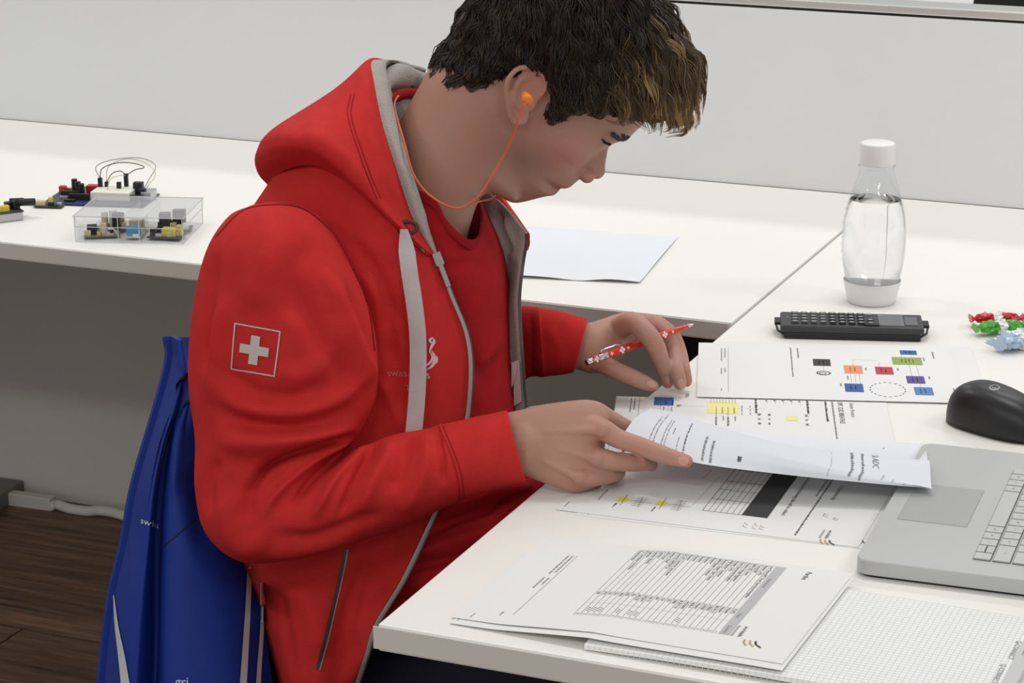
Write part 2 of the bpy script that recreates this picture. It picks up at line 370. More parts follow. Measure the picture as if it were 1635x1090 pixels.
# ---------------------------------------------------------------- sweets
def candy(px, py, z, ang, ln, w, mname, label, seed, twist=True):
    r = np.random.default_rng(seed); c = PZ(px, py, z); e1 = np.array([math.cos(ang), math.sin(ang), 0]); e2 = np.array([-math.sin(ang), math.cos(ang), 0])
    t = thing('wrapped_sweet', (c[0], c[1], .74), label, 'sweet', 'wrapped sweets by the calculator')
    rows = []; n = 28
    for i in range(25):
        u = -1+2*i/24; wr = w*(1-abs(u)**3.2*.75) ; row = []
        if abs(u) > .8: wr = w*(.22+.9*(abs(u)-.8)/.2)
        for j in range(n):
            a = 2*math.pi*j/n; k = 1+.13*r.standard_normal()*(1 if abs(u) < .8 else 1.1)+.12*math.sin(5*a+8*u)
            flat = .62 if abs(u) < .8 else .4
            row.append(c+e1*u*ln+e2*math.cos(a)*wr*k+ez*max(math.sin(a)*wr*flat*k, -c[2]+.7405))
        rows.append(row)
    V, F = grid(rows, closed_u=True); F = list(F)+[tuple(range(n-1, -1, -1)), tuple(24*n+j for j in range(n))]
    obj('wrapper', V, F, mname, t)
    # printed band round the middle
    B = [[q+(q-(c+e1*((-1+2*i/24)*ln)))*.03 for q in rows[i]] for i in range(10, 15)]
    V, F = grid(B, closed_u=True); obj('printed_band', V, F, mat('wrapper_band', S(232, 226, 226), .35), t)
    return t
candy(1592, 508, .751, math.radians(25), .033, .0100, mat('wrapper_red', S(196, 36, 56), .3, spec=.7), 'red wrapped sweet, rearmost of the three sweets', 1)
candy(1598, 521, .750, math.radians(35), .033, .0110, mat('wrapper_green', S(72, 168, 52), .3, spec=.7), 'green wrapped sweet between the red and the pale blue one', 2)
candy(1626, 541, .752, math.radians(55), .034, .0155, mat('wrapper_blue', S(176, 198, 218), .22, .25), 'pale blue and silver wrapped sweet at the right edge', 3)

# ---------------------------------------------------------------- laptop
la = math.radians(3.2); lx = np.array([math.cos(la), math.sin(la), 0]); ly = np.array([-math.sin(la), math.cos(la), 0])
l0 = np.array([-.4965, 1.963, .74])     # near front corner of the deck
lp = thing('laptop', l0+lx*.12+ly*.17, 'open silver grey laptop at the right edge, front corner under the lifted page', 'laptop')
M_lap = mat('laptop_silver', S(186, 187, 187), .42, .35); M_pad = mat('touchpad_silver', S(172, 173, 173), .35, .35); M_keyl = mat('laptop_key', S(190, 191, 191), .45, .2); M_gap = mat('key_well', S(96, 96, 97), .6)
def LP(x, y, z): return l0+lx*x+ly*y+ez*z
LX = np.array([lx, ly, ez])
def rrect(x0, y0, x1, y1, r, n=6):
    P = []
    for (cx, cy, a0) in ((x1-r, y1-r, 0), (x0+r, y1-r, 90), (x0+r, y0+r, 180), (x1-r, y0+r, 270)):
        for k in range(n+1): a = math.radians(a0+90*k/n); P.append((cx+r*math.cos(a), cy+r*math.sin(a)))
    return P
def slab(P, z0, z1, f, bev=0):
    n = len(P); c = np.mean(P, 0); ins = [tuple(c+(np.array(p)-c)*(1-bev/np.linalg.norm(np.array(p)-c))) for p in P] if bev else P
    V = [f(x, y, z0) for x, y in P]+[f(x, y, z1-bev) for x, y in P]+([f(x, y, z1) for x, y in ins] if bev else [])
    F = [tuple(range(n-1, -1, -1))]; k = 2 if bev else 1
    for s in range(k):
        for j in range(n): F.append((s*n+j, s*n+(j+1) % n, (s+1)*n+(j+1) % n, (s+1)*n+j))
    F.append(tuple(k*n+j for j in range(n))); return V, F
V, F = slab(rrect(0, 0, .25, .34, .012), .003, .0165, LP, .0008); obj('base', V, F, M_lap, lp)
V, F = slab(rrect(.003, .003, .247, .337, .012), .0, .003, LP); obj('underside', V, F, M_dgrey, lp)
V, F = slab(rrect(.0165, .1125, .0815, .2165, .001, 1), .0164, .0168, LP); obj('touchpad', V, F, M_pad, lp)
V, F = slab(rrect(.0162, .1122, .0818, .2168, .001, 1), .0160, .0166, LP); obj('touchpad_gap', V, F, mat('pad_gap', S(120, 120, 120), .6), lp)
V, F = slab(rrect(.098, .03, .205, .312, .003, 2), .0160, .0166, LP); obj('key_well', V, F, M_lap, lp)
def key(x0, y0, w, h, legend=None):
    MB().box(LP(x0+w/2, y0+h/2, .0166), (w+.0014, h+.0014, .0007), axes=LX).build('key_gap', M_gap, lp)
    k = MB().box(LP(x0+w/2, y0+h/2, .0176), (w, h, .0017), bev=.0004, axes=LX).build('key', M_keyl, lp)
    if legend:
        V, F = text2d(legend, .0036, 'CENTER'); obj('legend', [LP(x0+w/2+q[1]-.001, y0+h/2-q[0], .01855) for q in V], F, M_inkg, k)
yy = .0345
for i, (h, lg) in enumerate(((.0145, '\u203a'), (.0155, None), (.0145, '\u2039'), (.0145, 'alt'), (.0145, 'ctrl'))):
    if i == 1: key(.1005, yy, .0068, h, 'v'); key(.1085, yy, .0068, h, '^')
    else: key(.1005, yy, .0148, h, lg)
    yy += h+.0026
key(.1005, yy, .0148, .096); yy += .0986
for lg in ('alt', 'fn', 'ctrl', ''): key(.1005, yy, .0148, .0145, lg); yy += .0171
for r_, off in ((1, .0345), (2, .0345), (3, .0345), (4, .0345)):
    yy = off; h0 = .038 if r_ == 1 else .026 if r_ == 2 else .018
    key(.1005+.0175*r_, yy, .0148, h0, '\u2191' if r_ == 1 else None); yy += h0+.0026
    while yy < .295: key(.1005+.0175*r_, yy, .0148, .0150, random.choice('QWERTZUIOPASDFGHJKL')); yy += .0176
# lid, opened back, outside the frame
hx = .246
MB().box(LP(hx+.045, .17, .0165+.105), (.006, .34, .224), axes=np.array([[.92, 0, -.39], list(ly), [.39, 0, .92]])).build('lid', M_lap, lp)
MB().tube([LP(.246, .03, .016), LP(.246, .31, .016)], .006, 10).build('hinge', M_lap, lp)
# ---------------------------------------------------------------- paper sheets
class Page:                              # s: reading direction 0..W, t: up from the foot 0..H
    def __init__(s, f, W=.21, H=.297): s.f = f; s.W = W; s.H = H; s.b = {}
    def put(s, V, F, m): s.b.setdefault(m.name, (m, MB()))[1].add([s.f(q[0], q[1], .00025) for q in V], F)
    def rect(s, s0, t0, s1, t1, m): s.put([(s0, t0), (s1, t0), (s1, t1), (s0, t1)], [(0, 1, 2, 3)], m)
    def line(s, s0, t0, s1, t1, m, w=.0004):
        d = np.array([s1-s0, t1-t0]); n = np.array([-d[1], d[0]])/np.linalg.norm(d)*w/2; k = 8
        P = [np.array([s0, t0])+d*i/k for i in range(k+1)]
        s.put([p-n for p in P]+[p+n for p in P], [(i, i+1, k+2+i, k+1+i) for i in range(k)], m)
    def text(s, s0, t0, txt, size, m, align='LEFT'):
        V, F = text2d(txt, size, align); s.put([(s0+q[0], t0+q[1]) for q in V], F, m)
    def greek(s, s0, t0, ln, h, m, r):   # too small to read in the photograph: a row of letter-sized ticks
        x = s0
        while x < s0+ln:
            for k in range(r.integers(2, 8)):
                hh = h*r.uniform(.55, 1); s.rect(x, t0, x+h*.42, t0+hh, m); x += h*.62
                if x > s0+ln: break
            x += h*.45
    def ring(s, cs, ct, rs, rt, m, w=.0006, n=28, dash=0):
        for k in range(n):
            if dash and k % dash == dash-1: continue
            a, b = 2*math.pi*k/n, 2*math.pi*(k+1)/n
            s.line(cs+rs*math.cos(a), ct+rt*math.sin(a), cs+rs*math.cos(b), ct+rt*math.sin(b), m, w)
    def done(s, root, m, th=.00025, nu=2, nv=2):
        A = np.array([[s.f(s.W*i/(nu-1), s.H*j/(nv-1), 0) for i in range(nu)] for j in range(nv)])
        V, F, M = solid(A, th); obj('sheet', V, F, m, root, nu > 2)
        for nm, (mm, mb) in s.b.items(): tag(mb.build('print', mm, root), kind='stuff')
def flat(o, ang, z):                     # o: foot-left corner; ang: reading direction
    rd = np.array([math.cos(ang), math.sin(ang), 0]); up = np.array([-math.sin(ang), math.cos(ang), 0])
    return lambda s, t, n=0: np.array([o[0], o[1], z+n])+rd*s+up*t
def paper(name, pg, label, m=None, nu=2, nv=2, group=None):
    c = pg.f(pg.W/2, pg.H/2, 0); r = thing(name, c, label, 'paper', group or 'papers on the front desk'); pg.done(r, m or M_paper, nu=nu, nv=nv); return r
R5 = np.random.default_rng(5)
cm = {k: mat('print_'+k, S(*v), .8) for k, v in dict(blue=(58, 96, 160), green=(146, 166, 84), orange=(226, 148, 108), red=(186, 66, 78), purple=(92, 80, 144), steel=(84, 132, 178), chip=(232, 226, 150), mark=(222, 226, 70), dark=(62, 62, 62), gold=(196, 164, 70)).items()}
M_pw = mat('print_white', S(236, 236, 236), .8)
def logo(pg, s, t, k=1.):                # the three curved strokes with the two words left of them
    for i, (c, m) in enumerate((('gold', 0), ('gold', 0), ('dark', 0))):
        P = crom([(s+.001*k, t+(.0005+.0032*i)*k), (s+.005*k, t+(.001+.0035*i)*k), (s+.0085*k, t+(.0035+.0042*i)*k)], 7)
        for a, b in zip(P[:-1], P[1:]): pg.line(a[0], a[1], b[0], b[1], cm[c], .0013*k)
# footer used on all pages
def foot(pg, r):
    pg.line(.02, .035, .19, .035, M_inkg, .0004)
    pg.greek(.022, .0305, .038, .0017, M_inkg, r); pg.greek(.022, .0265, .05, .0017, M_inkg, r); pg.greek(.1, .0305, .016, .0017, M_inkg, r); pg.greek(.1, .0265, .024, .0017, M_inkg, r); pg.greek(.178, .0265, .008, .0017, M_inkg, r)

A18 = math.radians(-72)
# --- block diagram sheet and the blank one under it
paper('printed_sheet', Page(flat((-.838, 2.617), A18, .7412)), 'plain sheet peeping out under the sheet with coloured blocks at the desk edge')
p = Page(flat((-.8585, 2.6), A18, .7420)); foot(p, R5)
inv = np.linalg.inv(np.array([[math.cos(A18), -math.sin(A18)], [math.sin(A18), math.cos(A18)]]))
def st(px, py, o, ang=A18, z=.742):
    w = PZ(px, py, z)[:2]-np.array(o); return (w[0]*math.cos(ang)+w[1]*math.sin(ang), -w[0]*math.sin(ang)+w[1]*math.cos(ang))
O1 = (-.8585, 2.6)
def blk(q, col):
    C = [st(x, y, O1) for x, y in q]; s0 = np.mean([C[0][0], C[1][0]]); s1 = np.mean([C[2][0], C[3][0]]); t0 = np.mean([C[0][1], C[3][1]]); t1 = np.mean([C[1][1], C[2][1]])
    p.rect(s0, t0, s1, t1, cm[col]); k = 2 if t1-t0 < .03 else 4
    for i in range(k): p.greek(s0+(s1-s0)*.25, t0+(t1-t0)*(.3+.5*i/k), (s1-s0)*.5, .0018, M_pw, R5)
blk([(1436, 559), (1462, 560), (1465, 566.5), (1438, 566)], 'blue'); blk([(1423, 569.5), (1471, 571.5), (1473.5, 583), (1426, 581.5)], 'green')
blk([(1347, 583), (1376, 584), (1378, 596.5), (1348.5, 596)], 'orange'); blk([(1396.5, 585), (1424, 586.5), (1428, 598), (1399, 597.5)], 'red')
blk([(1446, 600), (1475, 601), (1478, 613), (1449, 611.5)], 'purple'); blk([(1348, 612), (1377, 613), (1380, 626), (1350, 625.5)], 'blue'); blk([(1458.5, 617.5), (1488.5, 619), (1491.5, 631), (1462, 630.5)], 'steel')
blk([(1297.5, 573), (1325, 573.5), (1327, 584.5), (1299, 583.5)], 'dark')
c_ = st(1417.5, 622, O1); p.ring(c_[0], c_[1], .026, .0195, M_ink, .0011, 40, 2)
c_ = st(1315, 595.5, O1); p.ring(c_[0], c_[1], .0072, .0075, cm['dark'], .0016, 20); p.ring(c_[0]+.001, c_[1]-.001, .0035, .004, cm['dark'], .001, 12)
for (a, b, c, d) in ((1438, 566, 1440, 570), (1452, 583, 1456, 600), (1463, 584, 1468, 601), (1358, 596, 1360, 612), (1365, 597, 1367, 613), (1372, 597, 1374, 613), (1362, 574, 1362, 584), (1315, 584, 1315, 592), (1404, 578, 1404, 586), (1470, 612, 1470, 618), (1362, 574, 1400, 576)):
    q0 = st(a, b, O1); q1 = st(c, d, O1); p.line(*q0, *q1, M_inkg, .0003)
for (a, b, c, d) in ((1272, 556, 1273, 571), (1487, 562, 1491, 572), (1473, 571, 1474, 576), (1381, 587, 1382, 591), (1432, 588, 1433, 592), (1482, 601, 1483, 605), (1352, 600, 1353, 606), (1341, 612, 1342, 616), (1521, 620, 1523, 627)):
    q0 = st(a, b, O1); q1 = st(c, d, O1); p.greek(q0[0], q0[1], max(abs(q1[0]-q0[0]), .006), .0022, M_inkg, R5)
q0 = st(1261, 555, O1); p.greek(q0[0], q0[1], .115, .002, M_inkg, R5)
paper('printed_sheet', p, 'sheet printed with a diagram of coloured blocks in front of the calculator')

# --- page M with black table header, and the page beneath it
AM = math.radians(-87); rdM = np.array([math.cos(AM), math.sin(AM)]); upM = np.array([-math.sin(AM), math.cos(AM)])
OM = np.array([-.511, 2.031])-.21*rdM-.297*upM
p = Page(flat(OM+np.array([.018, -.006]), AM+.02, .7404)); logo(p, .188, .268, 1.1); p.greek(.165, .27, .02, .002, M_inkg, R5); p.line(.178, .012, .205, .0118, M_ink, .0006)
paper('printed_sheet', p, 'undermost sheet beside the laptop corner, peeping out below the sheet with a black bar')
p = Page(flat(OM, AM, .7409))
def sm(px, py): return st(px, py, OM, AM, .741)
tS0, tS1 = sm(1234, 754)[0]-.03, sm(1184, 822)[0]; tT0, tT1 = sm(1121, 815)[1], sm(1184, 822)[1]; tB = sm(1225, 827)[1]
p.rect(tS0, tT1, tS1, tB, cm['dark'])
for i in range(7): t = tT0+(tT1-tT0)*i/6.6; p.line(tS0, t, tS1, t, M_inkg if i else M_ink, .0005)
for f in (0, .22, .44, .6, .78, 1.): p.line(tS0+(tS1-tS0)*f, tT0, tS0+(tS1-tS0)*f, tT1, M_ink, .0006)
t = sm(1239, 836)[1]; p.text(.02, t-.001, 'The measurements in the following table will be realised', .0058, M_ink)
t = sm(1273, 849)[1]; p.greek(.03, t-.001, .17, .0022, M_ink, R5)
t = sm(1310, 780)[1]; p.greek(.03, t, .06, .0022, M_inkg, R5); t = sm(1328, 796)[1]; p.text(.05, t, '1.2 Functional diag.', .006, M_ink)
c_ = sm(1318, 853); p.text(c_[0]-.012, c_[1]+.001, 'worldskills', .0052, M_ink); p.text(c_[0]-.012, c_[1]-.0045, 'international', .0045, M_inkg); logo(p, c_[0]+.012, c_[1]-.002, 1.3)
for (a, b, w) in ((1190, 838, .014), (1205, 840, .018), (1216, 842, .012), (1318, 822, .01), (1334, 828, .008)):
    c_ = sm(a, b)
    for k in range(4): x = c_[0]-w/2+w*k/4; p.line(x, c_[1]-.002, x+.003, c_[1]+.003*(1 if k % 2 else -.3), M_inkg, .0005)
for (a, b) in ((995, 797), (1057, 803)):
    c_ = sm(a, b); p.rect(c_[0]-.006, c_[1]-.005, c_[0]+.006, c_[1]+.004, cm['mark']); p.line(c_[0]-.014, c_[1], c_[0]+.016, c_[1]+.002, M_ink, .0005)
    for k in range(6): p.line(c_[0]-.012+.005*k, c_[1]+.012, c_[0]-.012+.005*k, c_[1]+.022, M_ink, .0005)
    p.line(c_[0]-.014, c_[1]+.016, c_[0]+.016, c_[1]+.02, M_inkg, .0004); p.line(c_[0], c_[1]+.004, c_[0]+.001, c_[1]+.03, M_inkg, .0004); p.greek(c_[0]+.012, c_[1]-.004, .012, .002, M_ink, R5)
c_ = sm(1125, 752); p.line(c_[0]-.004, c_[1]+.006, c_[0]+.02, c_[1]+.004, M_ink, .0005); c_ = sm(1150, 760); p.line(c_[0], c_[1], c_[0]+.09, c_[1]-.004, M_inkg, .0003)
c_ = sm(852, 805); p.line(.185, .006, .2, .0055, M_ink, .0006); p.greek(.14, .03, .03, .0018, M_inkg, R5)
paper('printed_sheet', p, 'sheet with a black table header lying under the lifted page')

# --- sheet S2 with the yellow chip
O2 = PZ(984, 634, .7416)[:2]-np.array([math.cos(A18), math.sin(A18)])*.004
p = Page(flat(O2, A18, .7415))
def s2(px, py): return st(px, py, O2, A18, .7415)
q = [s2(*c) for c in ((1130, 641), (1179, 641), (1178, 661), (1129, 658))]
p.rect(q[0][0], q[0][1], q[2][0], q[1][1], cm['chip'])
for k in range(9): t = q[0][1]+(q[1][1]-q[0][1])*(.1+.1*k); p.line(q[0][0]-.008, t, q[0][0]+.006, t, M_inkg, .0004); p.greek(q[0][0]-.018, t-.001, .008, .0016, M_inkg, R5)
for k in (.28, .66): t = q[0][1]+(q[1][1]-q[0][1])*k; p.line(q[0][0]+.018, t, q[2][0]+.012, t, M_inkg, .0005); p.greek(q[2][0]+.012, t-.001, .03, .0026, M_inkg, R5); p.greek(q[0][0]+.02, t+.006, .02, .0018, M_inkg, R5); p.greek(q[2][0]+.008, t+.007, .016, .0018, M_inkg, R5)
p.line(q[0][0]+.018, q[0][1]-.03, q[0][0]+.018, q[0][1], M_inkl, .0004); p.greek(q[0][0]+.014, q[0][1]-.034, .004, .006, M_inkg, R5); p.line(q[0][0]+.022, q[1][1], q[0][0]+.022, q[1][1]+.03, M_inkl, .0004)
for k in range(3): p.greek(q[0][0]+.012+.012*k, q[1][1]+.003, .008, .0016, M_inkg, R5); p.greek(q[0][0]+.012+.012*k, q[1][1]+.012, .006, .0016, M_inkg, R5)
b = [s2(*c) for c in ((1045, 634), (1076, 634), (1075, 647.5), (1045, 647))]; p.rect(b[0][0], b[0][1], b[2][0], b[1][1], cm['blue']); p.greek(b[0][0]+.012, b[0][1]+.012, .018, .0022, M_pw, R5); p.greek(b[0][0]+.012, b[0][1]+.02, .018, .0022, M_pw, R5)
for k in (.35, .75): t = b[0][1]+(b[1][1]-b[0][1])*k; p.line(b[2][0], t, b[2][0]+.02, t, M_inkg, .0004); p.greek(b[2][0]+.005, t+.003, .012, .0018, M_inkg, R5)
p.line(b[2][0]+.02, b[0][1], b[2][0]+.02, b[1][1], M_inkg, .0004)
f_ = s2(1022, 634); p.line(f_[0], f_[1], f_[0]+.075, f_[1], M_inkg, .0004); p.greek(f_[0]+.004, f_[1]-.006, .04, .0018, M_inkg, R5); p.greek(f_[0]+.004, f_[1]-.010, .05, .0018, M_inkg, R5)
c_ = s2(1262, 668); p.rect(c_[0]-.008, c_[1]-.005, c_[0]+.008, c_[1]+.008, cm['chip'])
for dt in (-.035, -.024, .016): p.greek(c_[0]-.014, c_[1]+dt, .006, .004, M_inkg, R5); p.greek(c_[0]+.002, c_[1]+dt, .004, .004, M_inkg, R5); p.greek(c_[0]+.016, c_[1]+dt, .006, .004, M_inkg, R5)
for dt in (-.018, -.009, 0, .009, .018): p.greek(c_[0]-.066, c_[1]+dt-.008, .007, .003, M_inkg, R5); p.line(c_[0]-.06, c_[1]+dt-.006, c_[0]-.05, c_[1]+dt-.006, M_inkg, .0004)
for (x, y, ln, h, m) in ((1205, 637, .05, .003, M_ink), (1287, 640, .045, .003, M_ink), (1316, 641, .07, .0026, M_ink), (1327, 641, .14, .0022, M_inkg)): c_ = s2(x, y); p.greek(c_[0], c_[1], ln, h, m, R5)
c_ = s2(1337, 642); p.text(c_[0], c_[1], 'UPC CLK2 BREATHLE', .0078, M_ink); c_ = s2(1356, 643); p.text(c_[0], c_[1], 'Solution Processor', .0066, M_inkg)
c_ = s2(1095, 628); p.greek(c_[0], c_[1], .012, .004, M_inkg, R5)
paper('printed_sheet', p, 'sheet with a yellow chip drawing and a blue block beside the lifted page')

# --- lifted page L
near = [PZ(a, b, z) for a, b, z in ((998, 688, .797), (1050, 714, .787), (1105, 737, .779), (1250, 757, .770), (1400, 772, .765), (1495, 780, .7605))]
rid = [PZ(a, b, z) for a, b, z in ((1034, 655, .804), (1075, 664, .801), (1120, 682, .797), (1258, 726, .784), (1405, 757, .770), (1487, 776, .763))]
fd = np.array([-.27, .963, 0])
rows = [near, [(a+b)/2+np.array([.0, -.004, .004*(1-i/6)]) for i, (a, b) in enumerate(zip(near, rid))], rid]
for ds, kz in ((.03, .86), (.065, .42), (.10, .10), (.135, .0), (.165, .0)):
    rows.append([np.array([a[0], a[1], 0])*1+fd*(ds+.02*i/5)*1.0+np.array([0, 0, .7428+(a[2]-.7428)*kz+(.012*max(0, (i-2.5)/2.5)*(.16-ds)/.16)]) for i, a in enumerate(rid)])
Lg = sheet(rows, 60, 70)
_x = np.clip((Lg[..., 0]+.53)/.03, 0, 1); _x = _x*_x*(3-2*_x); Lg[..., 2] = np.maximum(Lg[..., 2], .7428+.0162*_x*np.clip((2.42-Lg[..., 1])/.10, 0, 1))
def Lmap(s, t, n=0):
    u = np.clip(t/.297, 0, .9999)*69; v = np.clip(1-s/.21, 0, .9999)*59; i, j = int(v), int(u); a, b = v-i, u-j
    q = lambda i, j: Lg[i, j]
    P = (q(i, j)*(1-a)+q(i+1, j)*a)*(1-b)+(q(i, j+1)*(1-a)+q(i+1, j+1)*a)*b
    if n: N = np.cross(q(i, j+1)-q(i, j), q(i+1, j)-q(i, j)); N /= np.linalg.norm(N); N = N if N[2] > 0 else -N; P = P+N*n*1.4
    return P
lp_ = Page(Lmap)
lp_.greek(.150, .048, .055, .0022, M_inkg, R5); lp_.greek(.160, .041, .045, .0022, M_inkg, R5); lp_.greek(.16, .062, .045, .0022, M_inkg, R5); lp_.greek(.16, .068, .046, .0022, M_inkg, R5); lp_.greek(.17, .08, .01, .0022, M_ink, R5)
lp_.greek(.15, .106, .055, .0024, M_ink, R5); lp_.greek(.165, .126, .04, .0022, M_inkg, R5); lp_.greek(.168, .132, .038, .0022, M_inkg, R5); lp_.greek(.18, .095, .02, .002, M_inkg, R5); lp_.greek(.185, .15, .01, .003, M_ink, R5)
lp_.line(.08, .175, .08, .205, M_inkl, .0005); lp_.line(.08, .205, .2, .205, M_inkl, .0005)
lp_.greek(.07, .217, .12, .0022, M_inkg, R5); lp_.greek(.07, .224, .13, .0022, M_inkg, R5)
lp_.text(.075, .232, 'ADJUST TEST & ADC', .0072, M_inkg); lp_.greek(.15, .24, .03, .002, M_inkl, R5); lp_.greek(.16, .25, .025, .002, M_inkl, R5); lp_.greek(.185, .262, .014, .003, M_inkg, R5)
lroot = thing('printed_sheet', Lg[30, 35], 'page lifted and curled up by the right hand over the black table', 'paper', 'papers on the front desk')
V, F, M = solid(Lg, .0003); obj('sheet', V, F, M_paperb, lroot, True)
for nm, (mm, mb) in lp_.b.items(): tag(mb.build('print', mm, lroot), kind='stuff')
md = PZ(1411, 716, .7437); tag(MB().lathe(md, [(.0001, .0006), (.0008, .0005), (.001, 0)], 10).build('paper_crumb', M_ink), 'tiny dark crumb on the white page left of the laptop', 'crumb')

# --- squared pad and the parts list on it
PO = np.array([-.333, 1.86])              # spine line x = -.333
pad = thing('squared_notepad', (-.49, 1.8, .74), 'squared paper notepad at the desk front, half under the parts list', 'notepad')
M_pad2 = mat('pad_paper', S(236, 236, 233), .85, spec=.2); M_sq = mat('pad_grid', S(214, 216, 220), .85)
px0, px1, py0, py1 = -.662, -.315, 1.7175, 1.912
def padtop(x, y): return .7465+.0015*math.sin((x-px0)*9)-.0012*math.exp(-((y-py0)/.01)**2)
nx, ny = 60, 24
A = np.array([[(px0+(px1-px0)*i/(nx-1), py0+(py1-py0)*j/(ny-1)+.004*math.sin(i*.16)*0, padtop(px0+(px1-px0)*i/(nx-1), py0+(py1-py0)*j/(ny-1))) for i in range(nx)] for j in range(ny)])
bot = A.copy(); bot[..., 2] = .7402+.0028*np.clip(np.sin((A[..., 0]-px0)*11+.3), 0, 1)*np.exp(-((A[..., 1]-py0)/.05)**2)
k = nx*ny; V, F = grid(A); F = list(F)+[tuple(k+i for i in f[::-1]) for f in F]; V = np.concatenate([A.reshape(-1, 3), bot.reshape(-1, 3)])
per = [i for i in range(nx)]+[j*nx+nx-1 for j in range(1, ny)]+[(ny-1)*nx+i for i in range(nx-2, -1, -1)]+[j*nx for j in range(ny-2, 0, -1)]
for a, b in zip(per, per[1:]+per[:1]): F.append((a, k+a, k+b, b))
obj('page_block', V, F, M_pad2, pad)
g = MB(); xs = np.arange(px0+.004, px1-.012, .005); ys = np.arange(py0+.003, py1, .005)
for x in xs:
    P = [(x, y) for y in np.linspace(py0, py1, 25)]; w = .00022
    g.add([(a-w, b, padtop(a, b)+.0002) for a, b in P]+[(a+w, b, padtop(a, b)+.0002) for a, b in P], [(i, 25+i, 26+i, i+1) for i in range(24)])
    g.add([(x-w, py0-.0002, .7405), (x+w, py0-.0002, .7405), (x+w, py0-.0002, padtop(x, py0)), (x-w, py0-.0002, padtop(x, py0))], [(0, 1, 2, 3)])
for y in ys:
    P = [(x, y) for x in np.linspace(px0, px1-.012, 40)]; w = .00018
    g.add([(a, b-w, padtop(a, b)+.00018) for a, b in P]+[(a, b+w, padtop(a, b)+.00018) for a, b in P], [(i, i+1, 41+i, 40+i) for i in range(39)])
tag(g.build('grid_lines', M_sq, pad), kind='stuff')
sp = MB().box((px1-.003, (py0+py1)/2-.05, .7462), (.012, py1-py0+.1, .005), bev=.001).build('binding_strip', mat('binding_grey', S(196, 196, 196), .5), pad)
for qx, qy in ((1622, 1036), (1597, 1074)):
    c_ = PZ(qx, qy, .748); V, F = text2d('Q-CONNECT', .0066, 'CENTER'); tag(obj('print', [(c_[0]+q[1]-.003, c_[1]-q[0], padtop(c_[0], c_[1])+.0006) for q in V], F, M_inkg, pad), kind='stuff')
V, F = text2d('Q-CONNECT', .006, 'CENTER'); obj('print', [(px1-.0045+q[1], 1.845-q[0], .7492) for q in V], F, M_inkg, pad)['kind'] = 'stuff'

AP = math.radians(-90.6); rdP = np.array([math.cos(AP), math.sin(AP)]); upP = np.array([-math.sin(AP), math.cos(AP)])
OP = np.array([-.4925, 1.942])-.297*upP
def dr(off):
    def f(s, t, n=0, o=OP+off[:2], dz=off[2]):
        q = o+rdP*s+upP*t; x = q[0]
        z = .7409+(.0078*min(1, max(0, (x-px0+.09)/.09))**1.4 if x < px0 else .0078+.0015*math.sin((x-px0)*9))
        edge = max(0, (s-.16)/.05); z += .0022*edge**2*math.exp(-((x-px0+.05)/.06)**2)
        return np.array([q[0], q[1], z+dz+n])
    return f
p = Page(dr(np.array([.003, -.011, 0.0]))); foot(p, R5); p.line(.19, .004, .203, .0038, M_inkg, .0006)
paper('printed_sheet', p, 'sheet directly below the parts list, showing only along the near edge', nu=14, nv=40)
p = Page(dr(np.array([0, 0, .0007])))
p.line(.036, .047, .185, .047, M_inkg, .0004); p.greek(.038, .0425, .042, .0018, M_inkg, R5); p.greek(.038, .0385, .048, .0018, M_inkg, R5); p.greek(.095, .0425, .018, .0018, M_inkg, R5); p.greek(.095, .038, .026, .0018, M_inkg, R5); p.greek(.182, .036, .008, .0018, M_inkg, R5)
p.line(.194, .0155, .205, .0152, M_ink, .0005)
T0, T1 = .098, .2385; H0 = T1-.0095; s0, s1 = .010, .172; sc = [.010, .115, .143, .172]
p.rect(s0, H0, s1, T1, mat('table_header', S(182, 182, 184), .8))
rowsP = [('Low Noise JFET Dual Operational Amplifier', 'TL072'), ('Header, 2-Pin', 'Header'), ('Timing Diff', 'Header'), ('NPN LED, 5mm', 'BCW-33'), ('Positive Voltage Regulator', 'L78S05'), ('Dual Operational Amplifier', 'LM358'), ('Header, 5-Pin', 'Header'), ('PNP Bipolar Transistor', 'HDR-5'), ('Resistor 25ppm Type Chassis', 'MCP6001'), ('NPN Bipolar Transistor', 'BC817-16'), ('Resistor', '390R'), ('Resistor', '27k'), ('Resistor', '15k'), ('Resistor', '4k7'), ('Resistor', '1k0 1%'), ('DC-DC Converter, Step down', 'LM2674'), ('Serial I2C EEPROM 2k', '24LC02'), ('Inductor 33uH', '33u'), ('LED Green', 'LED'), ('Capacitor', '100n'), ('Capacitor (Radial)', '22u'), ('Capacitor', '10n'), ('PTC Thermistor 4-6 kOhm', 'PTC'), ('Potentiometer', '10k')]
nr = len(rowsP); rh = (H0-T0)/nr
for i, (a, b) in enumerate(rowsP):
    t = H0-rh*(i+1); p.line(s0, t, s1, t, M_inkg, .00035)
    p.text(s0+.0012, t+.0013, a, .0044, M_ink); p.text(sc[1]+.0012, t+.0013, b, .0044, M_ink); p.text(sc[3]-.004, t+.0013, str(1+(i*7) % 3), .0042, M_ink)
    if i in (7, 14, 15, 17, 20, 21, 22):
        for k in range(3): x = sc[2]+.010+.0035*k; p.line(x, t+.001, x+.0025, t+.0045, M_ink, .0005)
for s in sc: p.line(s, T0, s, H0, M_inkl, .0003)
for s, w in ((.04, 'Description'), (.124, 'Value'), (.152, 'Quantity')): p.text(s, H0+.0028, w, .0048, M_ink)
p.text(.012, .2585, 'Partlist', .0068, M_ink)
p.text(.149, .2455, 'worldskills', .0054, M_ink); p.text(.149, .2395, 'international', .0046, M_inkg); logo(p, .174, .253, 1.5); 
parts = paper('printed_sheet', p, 'parts list sheet with a grey-headed table at the desk front', nu=14, nv=40)

